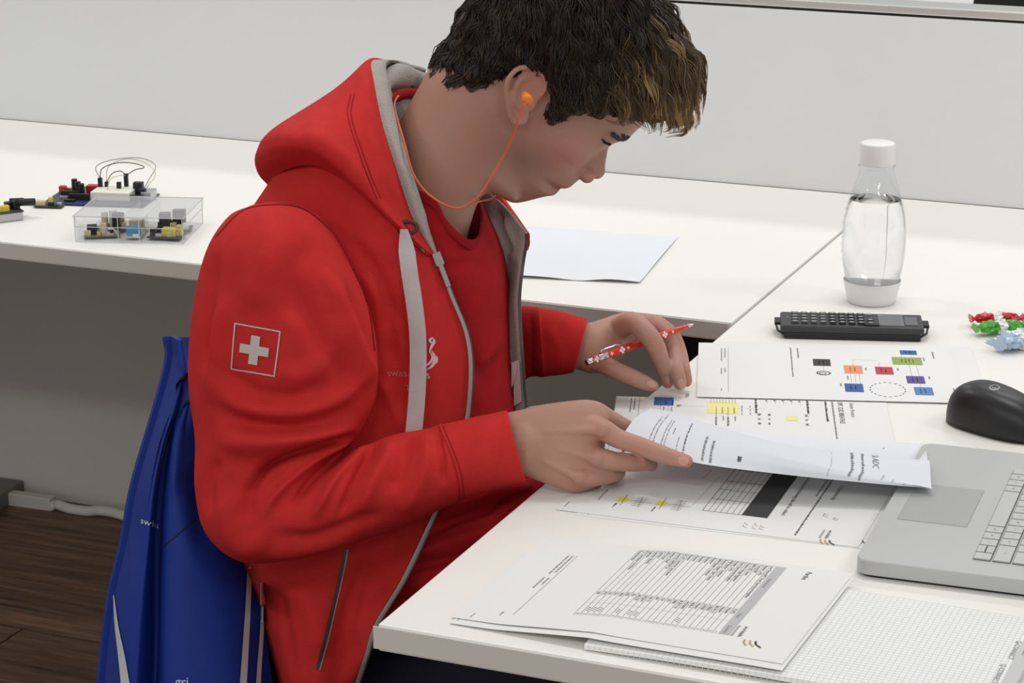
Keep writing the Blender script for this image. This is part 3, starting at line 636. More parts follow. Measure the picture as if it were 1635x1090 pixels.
# --- blank sheet on the rear desk
bl = [PZ(a, b, .741) for a, b in ((828, 443), (1021, 452), (1083, 378), (832, 360))]
rows = [[bl[0]+(bl[1]-bl[0])*u for u in np.linspace(-.25, 1, 6)], [bl[3]+(bl[2]-bl[3])*u for u in np.linspace(-.25, 1, 6)]]
mid = [[(a*(1-w)+b*w)+np.array([0, 0, .002*math.sin(math.pi*w)]) for a, b in zip(*rows)] for w in (0, .15, .4, .7, 1)]
for i in range(6): mid[0][i][2] += .004*math.sin(i*1.1)**2
br = thing('blank_sheet', bl[0], 'blank sheet of paper on the rear desk behind the man', 'paper')
V, F, M = solid(sheet(mid, 16, 30), .0003); obj('sheet', V, F, M_paperb, br, True)
# ================================================================ the man
person = thing('person', (-1.17, 2.2, 0), 'person with dark wavy hair in a red zip hoodie, bent over papers, holding a pen', 'person')
DG = None
def bake(o, mods):                      # apply modifiers and keep the result as plain mesh data
    for t, kw in mods:
        m = o.modifiers.new(t, t)
        for k, v in kw.items(): setattr(m, k, v)
    dg = bpy.context.evaluated_depsgraph_get(); dg.update()
    me = bpy.data.meshes.new_from_object(o.evaluated_get(dg)); old = o.data; o.modifiers.clear(); o.data = me; bpy.data.meshes.remove(old)
    me.name = o.name; return o
def getV(o): a = np.empty(len(o.data.vertices)*3); o.data.vertices.foreach_get('co', a); return a.reshape(-1, 3)
def setV(o, V): o.data.vertices.foreach_set('co', V.ravel()); o.data.update()
def getN(o): a = np.empty(len(o.data.vertices)*3); o.data.vertices.foreach_get('normal', a); return a.reshape(-1, 3)
def rings_mesh(R, cap=True):            # R (m,n,3) closed around
    V, F = grid(R, closed_u=True); m, n = R.shape[:2]; F = list(F)
    if cap:
        V = np.concatenate([V, [R[0].mean(0)], [R[-1].mean(0)]]); k = m*n
        for j in range(n): F.append((k, (j+1) % n, j)); F.append((k+1, (m-1)*n+j, (m-1)*n+(j+1) % n))
    return V, F
def loft(secs, m=40, n=32, ex=1.0):     # secs: (p_a, p_b, depth_vec) world: ends of one diameter and half vector of the other
    P = np.array([np.concatenate([a, b, c]) for a, b, c in secs]); Q = crom(P, m); R = []
    for q in Q:
        a, b, c = q[:3], q[3:6], q[6:]; ce = (a+b)/2; h = (a-b)/2; r = []
        for j in range(n):
            t = 2*math.pi*j/n; ct, st_ = math.cos(t), math.sin(t)
            r.append(ce+h*math.copysign(abs(ct)**ex, ct)+c*math.copysign(abs(st_)**ex, st_))
        R.append(r)
    return np.array(R)
def sec(a, b, d, th, d2=None, dv=None):  # section from two outline pixels, at depth d, th = full thickness away from the viewer
    A = U(a[0], a[1], d); B = U(b[0], b[1], d if d2 is None else d2)
    v = Fv*1.0 if dv is None else np.array(dv, float); h = (A-B); h = h/np.linalg.norm(h); v = v-h*(v@h); v /= np.linalg.norm(v)
    return (A, B, v*th/2)
def finger(mb, pts, n=14, m=26):        # pts: (px,py,d,r_px)
    P = np.array([np.append(U(x, y, d), r*d/FPX) for x, y, d, r in pts]); Q = crom(P, m)
    mb.tube(Q[:, :3], Q[:, 3], n)
    for q in (Q[0], Q[-1]): ball(mb, q[:3], q[3])
def ball(mb, c, r, n=12, s=None):
    V = []; F = []; s = np.array([1, 1, 1.]) if s is None else np.array(s)
    R = [[np.array(c)+s*r*np.array([math.sin(t)*math.cos(p), math.sin(t)*math.sin(p), math.cos(t)]) for p in np.linspace(0, 2*math.pi, n, endpoint=False)] for t in np.linspace(.02, math.pi-.02, n)]
    V, F = rings_mesh(np.array(R)); mb.add(V, [f[::-1] for f in F])

# ---------------------------------------------------------------- head frame (x forward, y to his left, z up), metres
TH, PSI, DE = math.radians(44), math.radians(-6), 2.43
fh = np.array([Fv[0], Fv[1], 0]); fh /= np.linalg.norm(fh); rh = np.array([fh[1], -fh[0], 0])
xf = math.cos(PSI)*rh+math.sin(PSI)*fh; HY = math.cos(PSI)*fh-math.sin(PSI)*rh
HX = math.cos(TH)*xf-math.sin(TH)*np.array([0, 0, 1.]); HZ = math.sin(TH)*xf+math.cos(TH)*np.array([0, 0, 1.])
HO = U(843, 160, DE)+HY*.074
def H(x, y, z): return HO+HX*x+HY*y+HZ*z
def hl(px, py, y=0):                    # pixel -> head-local (x,z) on the plane at lateral offset y
    c = np.array([0, 0, CAMZ]); r = ray(px, py); t = ((HO+HY*y-c)@HY)/(r@HY); P = c+t*r-HO; return P@HX, P@HZ
prof = [hl(*q) for q in ((1040, 183), (1027, 198), (1004, 219), (985, 228), (962, 240), (943, 258), (932, 272), (928, 283), (912, 297), (905, 300), (898, 300), (893, 304), (887, 310), (875, 311), (862, 314), (846, 319), (826, 325), (806, 320))]
pz = np.array([q[1] for q in prof][::-1]); pxs = np.array([q[0] for q in prof][::-1])
top = [(.088, .088), (.070, .106), (.042, .120), (.006, .127), (-.01, .128)]
zs_f = np.concatenate([pz, [q[1] for q in top]]); xs_f = np.concatenate([pxs, [q[0] for q in top]])
o_ = np.argsort(zs_f); zs_f = zs_f[o_]; xs_f = xs_f[o_]
zmin = zs_f[0]
def fx(z): return np.interp(z, zs_f, xs_f)
def bxk(z): return np.interp(z, [-.105, -.09, -.075, -.06, -.045, -.025, 0, .03, .06, .09, .11, .122, .128], [.055, .028, .0, -.028, -.056, -.078, -.088, -.094, -.094, -.082, -.064, -.04, -.012])
def wd_(z): return np.interp(z, [-.105, -.095, -.08, -.065, -.05, -.03, 0, .03, .06, .085, .105, .118, .128], [.012, .028, .044, .053, .058, .0635, .069, .0735, .0755, .073, .062, .044, .004])
hm = MB(); NS, NA = 110, 120; R = []
for i in range(NS):
    z = zmin+.0005+(.1278-zmin)*i/(NS-1); f, b, w = fx(z), bxk(z), wd_(z); b = min(b, f-.02); xm = np.interp(z, [-.1, -.06, -.02, .05, .128], [.45*f+.55*b, .25*f+.75*b, .0, -.005, -.012]); xm = max(min(xm, f-.008), b+.006)
    row = []
    for j in range(NA):
        a = 2*math.pi*j/NA; c, s = math.cos(a), math.sin(a)
        x = xm+(f-xm)*c if c > 0 else xm+(xm-b)*c
        row.append((x, w*math.copysign(abs(s)**(.93 if c > 0 else .9), s), z))
    R.append(row)
R = np.array(R)
# sculpting on the local head grid: sockets, cheekbones, lips, nose wings
P = R.reshape(-1, 3); Nrm = P-np.array([.0, 0, .01]); Nrm /= np.linalg.norm(Nrm, axis=1)[:, None]
ex_, ez_ = hl(960, 229, -.03)
def gb(c, r): return np.exp(-(((P-np.array(c))/np.array(r))**2).sum(1))
fxn = np.array([.9, 0, 0])
for s in (-1, 1):
    P = P-np.outer(gb((ex_, s*.030, ez_+.002), (.022, .019, .013)), [1, 0, .1])*.011
    P = P+np.outer(gb((ex_-.006, s*.031, ez_+.000), (.02, .0135, .0105)), [1, s*.2, 0])*.0085
    P = P+np.outer(gb((ex_-.006, s*.048, ez_-.022), (.03, .016, .013)), [.6, s*.8, 0])*.0035
    P = P-np.outer(gb((ex_-.02, s*.042, ez_-.055), (.03, .014, .018)), [.3, s*.9, 0])*.003
    P = P+np.outer(gb((ex_+.006, s*.026, ez_+.017), (.02, .02, .007)), [1, 0, 0])*.003
stx, stz = hl(898, 300)
for s in (-1, 1): P = P-np.outer(gb((stx-.012, s*.026, stz-.001), (.012, .007, .006)), [.8, s*.4, 0])*.0035
P = P-np.outer(np.exp(-((P[:, 2]-stz)/.0022)**2)*np.exp(-(P[:, 1]/.022)**2)*(P[:, 0] > .03), [1, 0, 0])*.0035
R = P.reshape(NS, NA, 3)
Vh, Fh = rings_mesh(R); hm.add([H(*v) for v in Vh], Fh)
# nose
nx = lambda px, py: hl(px, py)
nb = [((976, 228), .006, .010), ((971, 240), .0065, .014), ((968, 256), .0085, .018), ((966, 268), .0105, .022), ((963, 277), .0115, .026), ((955, 283), .0105, .022)]
secs = []
for (q, w, dp) in nb:
    x, z = nx(*q); secs.append((H(x, 0, z), H(x-2*dp, 0, z-.2*dp), HY*w))
secs[-1] = (H(*[nx(957, 284)[0]], 0, nx(957, 284)[1]), H(nx(930, 279)[0]-.02, 0, nx(930, 279)[1]), HY*.010)
hm.add(*rings_mesh(loft(secs, 30, 24)))
tx, tz = nx(957, 276); ball(hm, H(tx-.004, 0, tz), .0095)
ax_, az_ = nx(938, 277)
for s in (-1, 1): ball(hm, H(ax_, s*.0125, az_+.001), .0085)
sx_, sz_ = nx(930, 283)
# lips
for q, w, r in (((909, 296), .017, .0052), ((890, 306), .015, .0055)):
    x, z = nx(*q); Pp = [H(x-.006-.018*(abs(u)**2), u*(.024), z+(0.002 if r < .0054 else .001)*abs(u)) for u in np.linspace(-1, 1, 15)]
    hm.tube(Pp, [r*(1-.75*abs(u)**2.2) for u in np.linspace(-1, 1, 15)], 10)
# ears
def ear(s):
    c = np.array([-.001, s*.0715, 0.001]); lean = math.radians(24); ca_, sa_ = math.cos(lean), math.sin(lean)
    def E(u, v, o): x = c[0]+u*ca_-v*sa_; z = c[2]+u*sa_+v*ca_; return H(x-.35*o, c[1]+s*(o+max(0, -u)*.28), z)
    hel = [(.007, -.001, .004), (.013, .010, .006), (.015, .024, .008), (.008, .0345, .009), (-.004, .0375, .010), (-.0155, .031, .012), (-.0205, .017, .013), (-.0195, .002, .012), (-.0145, -.011, .010), (-.0085, -.022, .008), (-.001, -.0275, .006), (.0055, -.0225, .004), (.0068, -.014, .003)]
    hel = [(a, b*.86 if b > 0 else b, c_) for a, b, c_ in hel]; hm.tube(crom([E(*q) for q in hel], 50), [.0031*(1 if i < 36 else 1.25 if i < 46 else .9) for i in range(50)], 10)
    ah = [(-.002, .024, .006), (-.010, .018, .0085), (-.0125, .006, .009), (-.009, -.006, .0085), (-.002, -.0115, .007), (.003, -.010, .006)]
    hm.tube(crom([E(*q) for q in ah], 30), .0033, 10)
    hm.tube(crom([E(.008, .001, .003), E(.0085, -.004, .006), (E(.007, -.010, .004))], 12), .0038, 10)
    # back plate of the ear with the bowl left open
    pl = []
    for k in range(40):
        a = 2*math.pi*k/40; pl.append([E(-.003+.0155*math.cos(a)*q, .005+.030*math.sin(a)*q, -.001+.0085*q**1.5) for q in (1, .8, .5, .15)]+[E(-.003+.0155*math.cos(a)*q, .005+.030*math.sin(a)*q, -.011+.0085*q) for q in (.15, .6, 1.)])
    hm.add(*rings_mesh(np.array(pl).transpose(1, 0, 2)))
    for k in range(6): ball(hm, E(-.003-.002*k, -.012+.006*k, -.004), .007)
ear(-1); ear(1)
# neck
hm.add(*rings_mesh(loft([sec((590, 330), (735, 430), 2.51, .09), sec((610, 262), (750, 366), 2.505, .108), sec((634, 202), (762, 326), 2.50, .118), sec((662, 150), (778, 302), 2.50, .112), sec((700, 90), (812, 262), 2.50, .11), sec((760, 60), (850, 200), 2.50, .09)], 40, 40)))
hm.add(*rings_mesh(loft([sec((700, 215), (742, 318), 2.505, .085), sec((735, 215), (757, 303), 2.505, .088), sec((765, 225), (777, 306), 2.505, .082), sec((795, 240), (803, 318), 2.505, .066), sec((818, 260), (826, 324), 2.505, .04)], 30, 32)))
# torso, arms and legs inside the clothes (world rings: x, y, z, half front-back, half across)
def tr(L, n=28, m=36):
    Q = crom(L, m); hm.add(*rings_mesh(np.array([[(q[0]+q[3]*math.cos(a), q[1]+q[4]*math.sin(a), q[2]+q[5]*math.cos(a)) for a in np.linspace(0, 2*math.pi, n, endpoint=False)] for q in Q])))
tr([(-1.19, 2.21, .44, .10, .135, 0), (-1.18, 2.21, .54, .095, .125, 0), (-1.17, 2.22, .68, .08, .11, 0), (-1.14, 2.235, .80, .08, .11, -.02), (-1.11, 2.24, .87, .075, .12, -.03), (-1.08, 2.24, .925, .06, .10, -.03), (-1.065, 2.235, .955, .045, .06, -.02)])
def limb(L, n=20, m=30): Q = crom(L, m); hm.tube(Q[:, :3], Q[:, 3], n); ball(hm, Q[0][:3], Q[0][3]); ball(hm, Q[-1][:3], Q[-1][3])
SR, SL = PY(455, 440, 2.09), np.array([-1.10, 2.38, .92])
ELr, ELl = PY(385, 815, 2.03), U(700, 568, 2.79)
dRW = 2.352
wr = U(835, 708, dRW+.004); wl = U(925, 553, 2.645)
limb([(*(np.array([-1.11, 2.2, .90])), .055), (*SR, .046), (*((SR+ELr)/2), .042), (*ELr, .036), (*((ELr*.55+wr*.45)), .034), (*wr, .027)])
limb([(*(np.array([-1.10, 2.26, .90])), .055), (*SL, .046), (*((SL+ELl)/2), .040), (*ELl, .034), (*((ELl*.5+wl*.5)), .027), (*wl, .024)])
for y, s in ((2.135, -1), (2.295, 1)):
    limb([(-1.19, 2.21+s*.06, .49, .075), (-1.05, y, .485, .066), (-.75, y+s*.02, .49, .055), (-.68, y+s*.02, .44, .05), (-.69, y+s*.02, .30, .05), (-.70, y+s*.02, .09, .036)])
    limb([(-.72, y+s*.02, .055, .034), (-.64, y+s*.03, .045, .034), (-.54, y+s*.04, .035, .026)])

# ---------------------------------------------------------------- right hand (back of the hand to the viewer)
d = dRW
hm.add(*rings_mesh(loft([sec((770, 668), (790, 772), d+.012, .052), sec((812, 658), (832, 760), d+.006, .044), sec((850, 650), (860, 768), d+.002, .036), sec((895, 642), (896, 780), d, .034), (sec((938, 638), (930, 782), d+.004, .036)), sec((962, 652), (948, 774), d+.012, .030), sec((972, 668), (958, 762), d+.02, .02)], 40, 36, .92)))
hR = [[(930, 678, d-.002, 20), (962, 686, d-.006, 18.5), (987, 700, d-.008, 16), (1020, 711, d-.012, 15), (1048, 722, d-.016, 15.2), (1076, 731, d-.022, 13.4), (1096, 736, d-.026, 11)],
      [(920, 722, d, 20), (956, 731, d-.007, 18), (985, 737, d-.004, 15.5), (1012, 738, d+.004, 15), (1034, 738, d+.014, 13), (1040, 742, d+.03, 11)],
      [(895, 750, d, 18), (930, 760, d-.005, 17.5), (962, 760, d+.004, 15), (985, 754, d+.02, 14), (980, 752, d+.045, 12)],
      [(880, 758, d+.004, 14), (908, 772, d+.000, 13), (934, 772, d+.008, 12), (952, 765, d+.024, 11.5), (945, 762, d+.045, 10)]]
for f in hR: finger(hm, f)
finger(hm, [(850, 668, d+.02, 20), (905, 660, d+.022, 20), (945, 655, d+.024, 17), (974, 667, d+.03, 13.5), (1000, 682, d+.036, 13), (1022, 690, d+.04, 11)])
for x_, y_, dd_, r_ in ((961, 685, -.0142, .0085), (952, 731, -.0132, .0088), (925, 761, -.0112, .0082), (1020, 711, -.0150, .0070)): ball(hm, U(x_, y_, d+dd_), r_)
for q0_, q1_ in (((868, 690), (958, 686)), ((866, 712), (950, 731)), ((866, 735), (922, 761))): hm.tube([U(*q0_, d-.0135), U((q0_[0]+q1_[0])/2, (q0_[1]+q1_[1])/2, d-.0148), U(*q1_, d-.0155)], [.003, .0036, .005], 8)
# ---------------------------------------------------------------- left hand (thumb side to the viewer, fingertips on the sheet)
e = 2.645
hm.add(*rings_mesh(loft([sec((880, 520), (882, 585), e+.005, .056), sec((915, 520), (915, 588), e, .054), sec((952, 512), (950, 596), e+.004, .066), sec((985, 501), (985, 580), e+.022, .064), sec((1010, 497), (1005, 556), e+.03, .064), sec((1025, 506), (1018, 540), e+.036, .05)], 36, 32, .92)))
tipB = PZ(1086, 619, .7505); dB = (tipB-np.array([0, 0, CAMZ]))@Fv
hL = [[(978, 530, e+.006, 19), (1008, 515, e-.022, 17.5), (1030, 530, e-.034, 16.8), (1046, 551, e-.030, 15.8), (1057, 580, e-.008, 13.5), (1064, 603, e+.012, 12), (1066, 610, e+.018, 10.5)],
      [(1000, 535, e+.02, 18), (1030, 515, e+.018, 16), (1058, 534, e+.026, 14.6), (1071, 556, e+.026, 14), (1080, 590, dB-.012, 12.5), (1086, 612, dB-.002, 11)],
      [(1005, 535, e+.04, 16), (1040, 516, e+.034, 15), (1070, 534, e+.038, 14), (1083, 558, e+.038, 13), (1091, 590, dB+.012, 12), (1096, 608, dB+.018, 10)],
      [(1005, 540, e+.06, 14), (1040, 525, e+.058, 13), (1062, 545, e+.06, 12), (1075, 580, e+.06, 11), (1082, 600, e+.062, 9)]]
for f in hL: finger(hm, f)
finger(hm, [(925, 560, e-.004, 22), (955, 576, e-.016, 17.5), (985, 592, e-.022, 14.5), (1008, 601, e-.022, 13.6), (1030, 611, e-.016, 12.4), (1043, 616, e-.012, 9.5)])
body = obj('body', hm.V, hm.F, None, person)
bake(body, [('REMESH', dict(mode='VOXEL', voxel_size=.0019, adaptivity=0)), ('SMOOTH', dict(factor=.5, iterations=4))])
smooth(body.data)
# even out the throat, jaw underside and nape where the volumes meet
Vb = getV(body); ed = np.empty(len(body.data.edges)*2, dtype=np.int64); body.data.edges.foreach_get('vertices', ed); ed = ed.reshape(-1, 2)
lx_, ly_, lz_ = (Vb-HO)@HX, (Vb-HO)@HY, (Vb-HO)@HZ
msk = np.clip((-.024-lz_)/.012, 0, 1)*np.clip((.072-lx_)/.014, 0, 1)*(np.abs(Vb[:, 0]+.98) < .30)*(Vb[:, 2] > .93)
msk = np.maximum(msk, .6*np.exp(-((lx_-.075)**2+(lz_+.098)**2)/.013**2)*(Vb[:, 2] > .93)*(lz_ < -.08))
msk *= np.clip((np.hypot((lx_+.003)/.024, (lz_-.0)/.036)-1)*4, 0, 1)
act = msk > 0; ed = ed[act[ed[:, 0]] | act[ed[:, 1]]]; deg = np.bincount(ed.ravel(), minlength=len(Vb)).astype(float); deg[deg == 0] = 1
for _ in range(60):
    acc = np.zeros_like(Vb)
    for k in range(3): acc[:, k] = np.bincount(ed[:, 0], Vb[ed[:, 1], k], len(Vb))+np.bincount(ed[:, 1], Vb[ed[:, 0], k], len(Vb))
    Vb = Vb+(acc/deg[:, None]-Vb)*(.6*msk*act)[:, None]
setV(body, Vb)

# skin colour from position: lips, stubble, blush, knuckles and nails
Vb = getV(body)+np.array(person.location)*0; LC = np.stack([(Vb-HO)@HX, (Vb-HO)@HY, (Vb-HO)@HZ], 1)
def sk(r, g, b): return np.array(S(r, g, b)[:3])
base = sk(178, 134, 116); colr = np.tile(base, (len(Vb), 1))
def mixc(w, c):
    global colr
    colr = colr*(1-w[:, None])+np.outer(w, c)
def ga(c, r): return np.exp(-(((LC-np.array(c))/np.array(r))**2).sum(1))
for s in (-1, 1):
    mixc(.55*ga((ex_-.012, s*.045, ez_-.028), (.04, .03, .024)), sk(192, 126, 116))
    mixc(.5*ga((-.005, s*.078, .01), (.022, .012, .034)), sk(184, 112, 92))
    mixc(.7*ga((.035, s*.05, -.056), (.045, .03, .024)), sk(124, 94, 86))
    mixc(.3*ga((-.02, s*.06, -.04), (.03, .03, .03)), sk(176, 118, 100))
mixc(.55*ga((.085, 0, -.083), (.03, .035, .016)), sk(126, 96, 88))
mixc(.4*ga((sx_, 0, sz_-.008), (.02, .022, .006)), sk(138, 100, 90))
mixc(.35*ga((tx, 0, tz), (.02, .016, .014)), sk(182, 118, 104))
mixc(.75*np.exp(-((LC[:, 2]-stz)/.0075)**4)*np.exp(-(LC[:, 1]/.021)**4)*(LC[:, 0] > stx-.016), sk(160, 88, 84))
mixc(.8*np.exp(-((LC[:, 2]-stz)/.0016)**2)*np.exp(-(LC[:, 1]/.022)**4)*(LC[:, 0] > stx-.016), sk(110, 58, 56))
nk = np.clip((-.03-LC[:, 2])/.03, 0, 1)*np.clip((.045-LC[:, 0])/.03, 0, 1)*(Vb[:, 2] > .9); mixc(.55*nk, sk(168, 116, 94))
def gw(px, py, d_, r): c = U(px, py, d_); return np.exp(-(((Vb-c)/r)**2).sum(1))
for f in hR+hL:
    for k in (1, 3): mixc(.35*gw(*f[k][:3], .011), sk(184, 114, 98))
    mixc(.4*gw(*f[-1][:3], .012), sk(188, 118, 102))
mixc(.4*gw(840, 700, dRW-.02, .03), sk(168, 128, 106))
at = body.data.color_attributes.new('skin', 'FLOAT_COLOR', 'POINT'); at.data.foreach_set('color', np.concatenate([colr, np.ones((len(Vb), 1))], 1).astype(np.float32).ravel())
ms_ = bpy.data.materials.new('skin'); ms_.use_nodes = True; nt = ms_.node_tree; b = nt.nodes['Principled BSDF']
va = nt.nodes.new('ShaderNodeVertexColor'); va.layer_name = 'skin'; nt.links.new(va.outputs['Color'], b.inputs['Base Color'])
b.inputs['Roughness'].default_value = .52; b.inputs['Specular IOR Level'].default_value = .4; b.inputs['Subsurface Weight'].default_value = .12; b.inputs['Subsurface Radius'].default_value = (.006, .002, .001); b.inputs['Subsurface Scale'].default_value = 1
nz = nt.nodes.new('ShaderNodeTexNoise'); nz.inputs['Scale'].default_value = 420; tcn = nt.nodes.new('ShaderNodeTexCoord'); bp = nt.nodes.new('ShaderNodeBump'); bp.inputs['Strength'].default_value = .25; bp.inputs['Distance'].default_value = .0008
nt.links.new(tcn.outputs['Object'], nz.inputs['Vector']); nt.links.new(nz.outputs['Fac'], bp.inputs['Height']); nt.links.new(bp.outputs['Normal'], b.inputs['Normal'])
body.data.materials.clear(); body.data.materials.append(ms_)
bv_body = world_bvh(body)
M_nail = mat('nail', S(198, 148, 134), .35)
for (cx, cy, rx, ry, ang) in ((1091, 735, 9, 7.5, .2), (1040, 613, 8, 5, .35), (1088, 612, 5.5, 9, -.3), (1066, 606, 3.5, 7, -.3)):
    pts = [(cx+rx*math.cos(a)*math.cos(ang)-ry*math.sin(a)*math.sin(ang), cy+rx*math.cos(a)*math.sin(ang)+ry*math.sin(a)*math.cos(ang)) for a in np.linspace(0, 2*math.pi, 18, endpoint=False)]
    q = stick(bv_body, pts+[(cx, cy)], .0006); obj('fingernail', q, [(k, (k+1) % 18, 18) for k in range(18)], M_nail, body, True)
# eyelids' lashes and the eyebrow on each side
M_hair = mat('hair_dark', S(34, 27, 24), .55)
mbl = MB(); mbb = MB(); exl, ezl = hl(973, 227, -.031)
for s in (-1, 1):
    for k in range(16):
        u = -1+2*k/15; p0 = (exl-.005-.004*u*u, s*(.030+.011*u), ezl-.0015); mbl.tube([H(*p0), H(p0[0]+.005, p0[1]+s*.001*u, p0[2]-.001), H(p0[0]+.0085, p0[1]+s*.002*u, p0[2]+.0005)], [.0006, .0005, .0002], 4)
    for k in range(150):
        u = R5.uniform(0, 1); v = R5.uniform(-1, 1); y_ = .012+.024*u; bx0, bz0 = hl(1002-24*u, 219-11*u+3.0*v*(1-.5*u), -y_)
        hit = bv_body.find_nearest(Vector(H(bx0, s*y_, bz0)))
        if hit[0] is None: continue
        p0 = np.array(hit[0]); n = np.array(hit[1]); dr_ = HY*s*.0065+HZ*(.001-.002*v)-HX*.004
        mbb.tube([p0, p0+dr_*.5+n*.0014, p0+dr_+n*.0008], [.0008, .0007, .0003], 4)
tag(mbl.build('eyelashes', M_hair, body), kind='stuff'); tag(mbb.build('eyebrows', M_hair, body), kind='stuff')
# ================================================================ clothes
def cloth(name, col, rough=.9, sheen=.25, bs=900, bump=.35):
    m = mat(name, col, rough, bump=bump, bscale=bs, var=.05, vscale=60, spec=.15, sheen=0); return m
M_red = cloth('hoodie_red', S(194, 47, 46)); M_lin = cloth('fleece_grey', S(172, 164, 158), .95, bs=500, bump=.7); M_tee = cloth('tshirt_red', S(168, 30, 36)); M_seam = cloth('seam_red', S(150, 28, 31))
M_cord = cloth('cord_grey', S(186, 180, 178)); M_zip = mat('zip_grey', S(160, 154, 148), .5, .3); M_zipd = mat('zip_dark', S(84, 74, 72), .4, .5)
M_navy = cloth('trousers_navy', S(30, 32, 42))
def pxd(poly, X):                       # distance of px points X to a polyline, and arclength fraction
    poly = np.asarray(poly, float); best = np.full(len(X), 1e9); frac = np.zeros(len(X)); Ls = np.linalg.norm(np.diff(poly, axis=0), axis=1); tot = Ls.sum(); acc = 0
    for a, b, l in zip(poly[:-1], poly[1:], Ls):
        ab = b-a; t = np.clip(((X-a)@ab)/(ab@ab), 0, 1); dd = np.linalg.norm(X-(a+t[:, None]*ab), axis=1); m = dd < best; best[m] = dd[m]; frac[m] = (acc+t[m]*l)/tot; acc += l
    return best, frac
def sculpt(V, N, strokes):              # folds: (polyline px, half width px, height m[, sharp]); only where the surface faces the viewer
    V = V.copy(); view = V-np.array([0, 0, CAMZ]); view /= np.linalg.norm(view, axis=1)[:, None]; face = np.clip(-(N*view).sum(1)*2.2, 0, 1)
    X = topx(V)[:, :2]; D = np.zeros(len(V))
    for st_ in strokes:
        poly, w, h = st_[:3]; k = st_[3] if len(st_) > 3 else 2
        dd, fr = pxd(crom(poly, max(12, 4*len(poly))), X); D += h*np.exp(-(dd/w)**k)*np.clip(np.sin(np.pi*np.clip(fr, .0, 1))*1.6, 0, 1)
    return V+N*(D*face)[:, None]
def gridN(A):
    du = np.gradient(A, axis=1); dv = np.gradient(A, axis=0); N = np.cross(du, dv); return N/(np.linalg.norm(N, axis=2)[..., None]+1e-12)
def toward(N, A): 
    v = A-np.array([0, 0, CAMZ]); s = np.sign(-(N*v).sum(-1)); return N*np.where(s == 0, 1, s)[..., None]
hood_root = None
def skin_sheet(name, ctrl, m, n, mats, parent, th=.0035, strokes=(), pxctrl=True, inv=False):
    C = np.array([[U(*q) for q in row] for row in ctrl]) if pxctrl else np.array(ctrl)
    A = sheet(C, m, n); N = toward(gridN(A), A)
    if strokes: A = sculpt(A.reshape(-1, 3), N.reshape(-1, 3), strokes).reshape(m, n, 3)
    g = gridN(A); fl = ((g*(A-np.array([0, 0, CAMZ]))).sum(2).mean() > 0) != inv
    V, F, M = solid(A, th, flip=fl); o = obj(name, V, F, mats, parent, True)
    if isinstance(mats, (list, tuple)): o.data.polygons.foreach_set('material_index', M)
    return o, A

# ---------------------------------------------------------------- T-shirt
tee, teeA = skin_sheet('t_shirt', [
    [(640, 300, 2.440), (690, 316, 2.430), (714, 352, 2.430), (746, 381, 2.442), (766, 376, 2.48), (771, 345, 2.53), (762, 308, 2.57)],
    [(630, 380, 2.445), (680, 400, 2.438), (715, 430, 2.436), (755, 440, 2.45), (790, 435, 2.49), (805, 415, 2.54), (800, 390, 2.60)],
    [(620, 500, 2.47), (665, 520, 2.462), (710, 530, 2.46), (760, 535, 2.468), (795, 530, 2.50), (815, 515, 2.55), (815, 500, 2.61)],
    [(610, 620, 2.47), (655, 630, 2.465), (705, 640, 2.465), (760, 640, 2.472), (800, 630, 2.50), (820, 620, 2.55), (825, 610, 2.62)],
    [(600, 730, 2.475), (650, 735, 2.465), (705, 740, 2.46), (760, 730, 2.465), (805, 720, 2.49), (835, 705, 2.54), (845, 700, 2.62)],
    [(590, 840, 2.47), (640, 840, 2.452), (700, 830, 2.435), (770, 805, 2.45), (825, 775, 2.47), (862, 755, 2.53), (875, 745, 2.62)],
    [(580, 940, 2.47), (630, 935, 2.45), (690, 915, 2.43), (760, 880, 2.43), (820, 850, 2.48), (870, 830, 2.53), (890, 820, 2.62)],
    [(575, 1040, 2.48), (620, 1030, 2.455), (680, 1010, 2.44), (740, 985, 2.44), (800, 950, 2.50), (850, 930, 2.55), (880, 910, 2.63)]],
    110, 90, M_tee, person, .003, [
    (((680, 850), (740, 822), (800, 804), (855, 790)), 9, -.016), (((690, 822), (760, 797), (855, 768)), 12, .013), (((650, 908), (720, 892), (800, 872)), 7, -.013), (((650, 884), (720, 866), (810, 845)), 12, .012), (((620, 950), (700, 940), (770, 918)), 6, -.011), (((610, 968), (660, 962), (730, 945)), 8, .009),
    (((700, 520), (740, 560), (770, 600), (790, 625)), 14, -.004), (((755, 590), (790, 555), (800, 520)), 10, .004), (((770, 640), (785, 600), (790, 560)), 9, -.004), (((690, 430), (760, 420), (790, 440)), 10, -.003)])
col_p = crom([U(*q) for q in [(640, 296, 2.445), (690, 314, 2.428), (714, 352, 2.428), (746, 381, 2.44), (767, 376, 2.479), (772, 345, 2.53), (762, 306, 2.575)]], 60)
cw = []
for i, q in enumerate(col_p):
    cw.append([q+np.array([.0, 0, .0])+o_ for o_ in (Uv*.000-Fv*.0028, Uv*.010*(-1)-Fv*.0035-Rv*.002*0, Uv*-.0105-Fv*.001)])
V, F, M = solid(np.array(cw), .0015); obj('collar', V, F, M_seam, tee, True)
skin_sheet('collar_back', [[(730, 286, 2.565), (755, 292, 2.60), (795, 316, 2.62)], [(728, 350, 2.55), (752, 356, 2.575), (785, 362, 2.60)], [(728, 420, 2.54), (752, 424, 2.56), (785, 420, 2.59)]], 20, 20, M_seam, tee, .002)
bvt = world_bvh(tee)
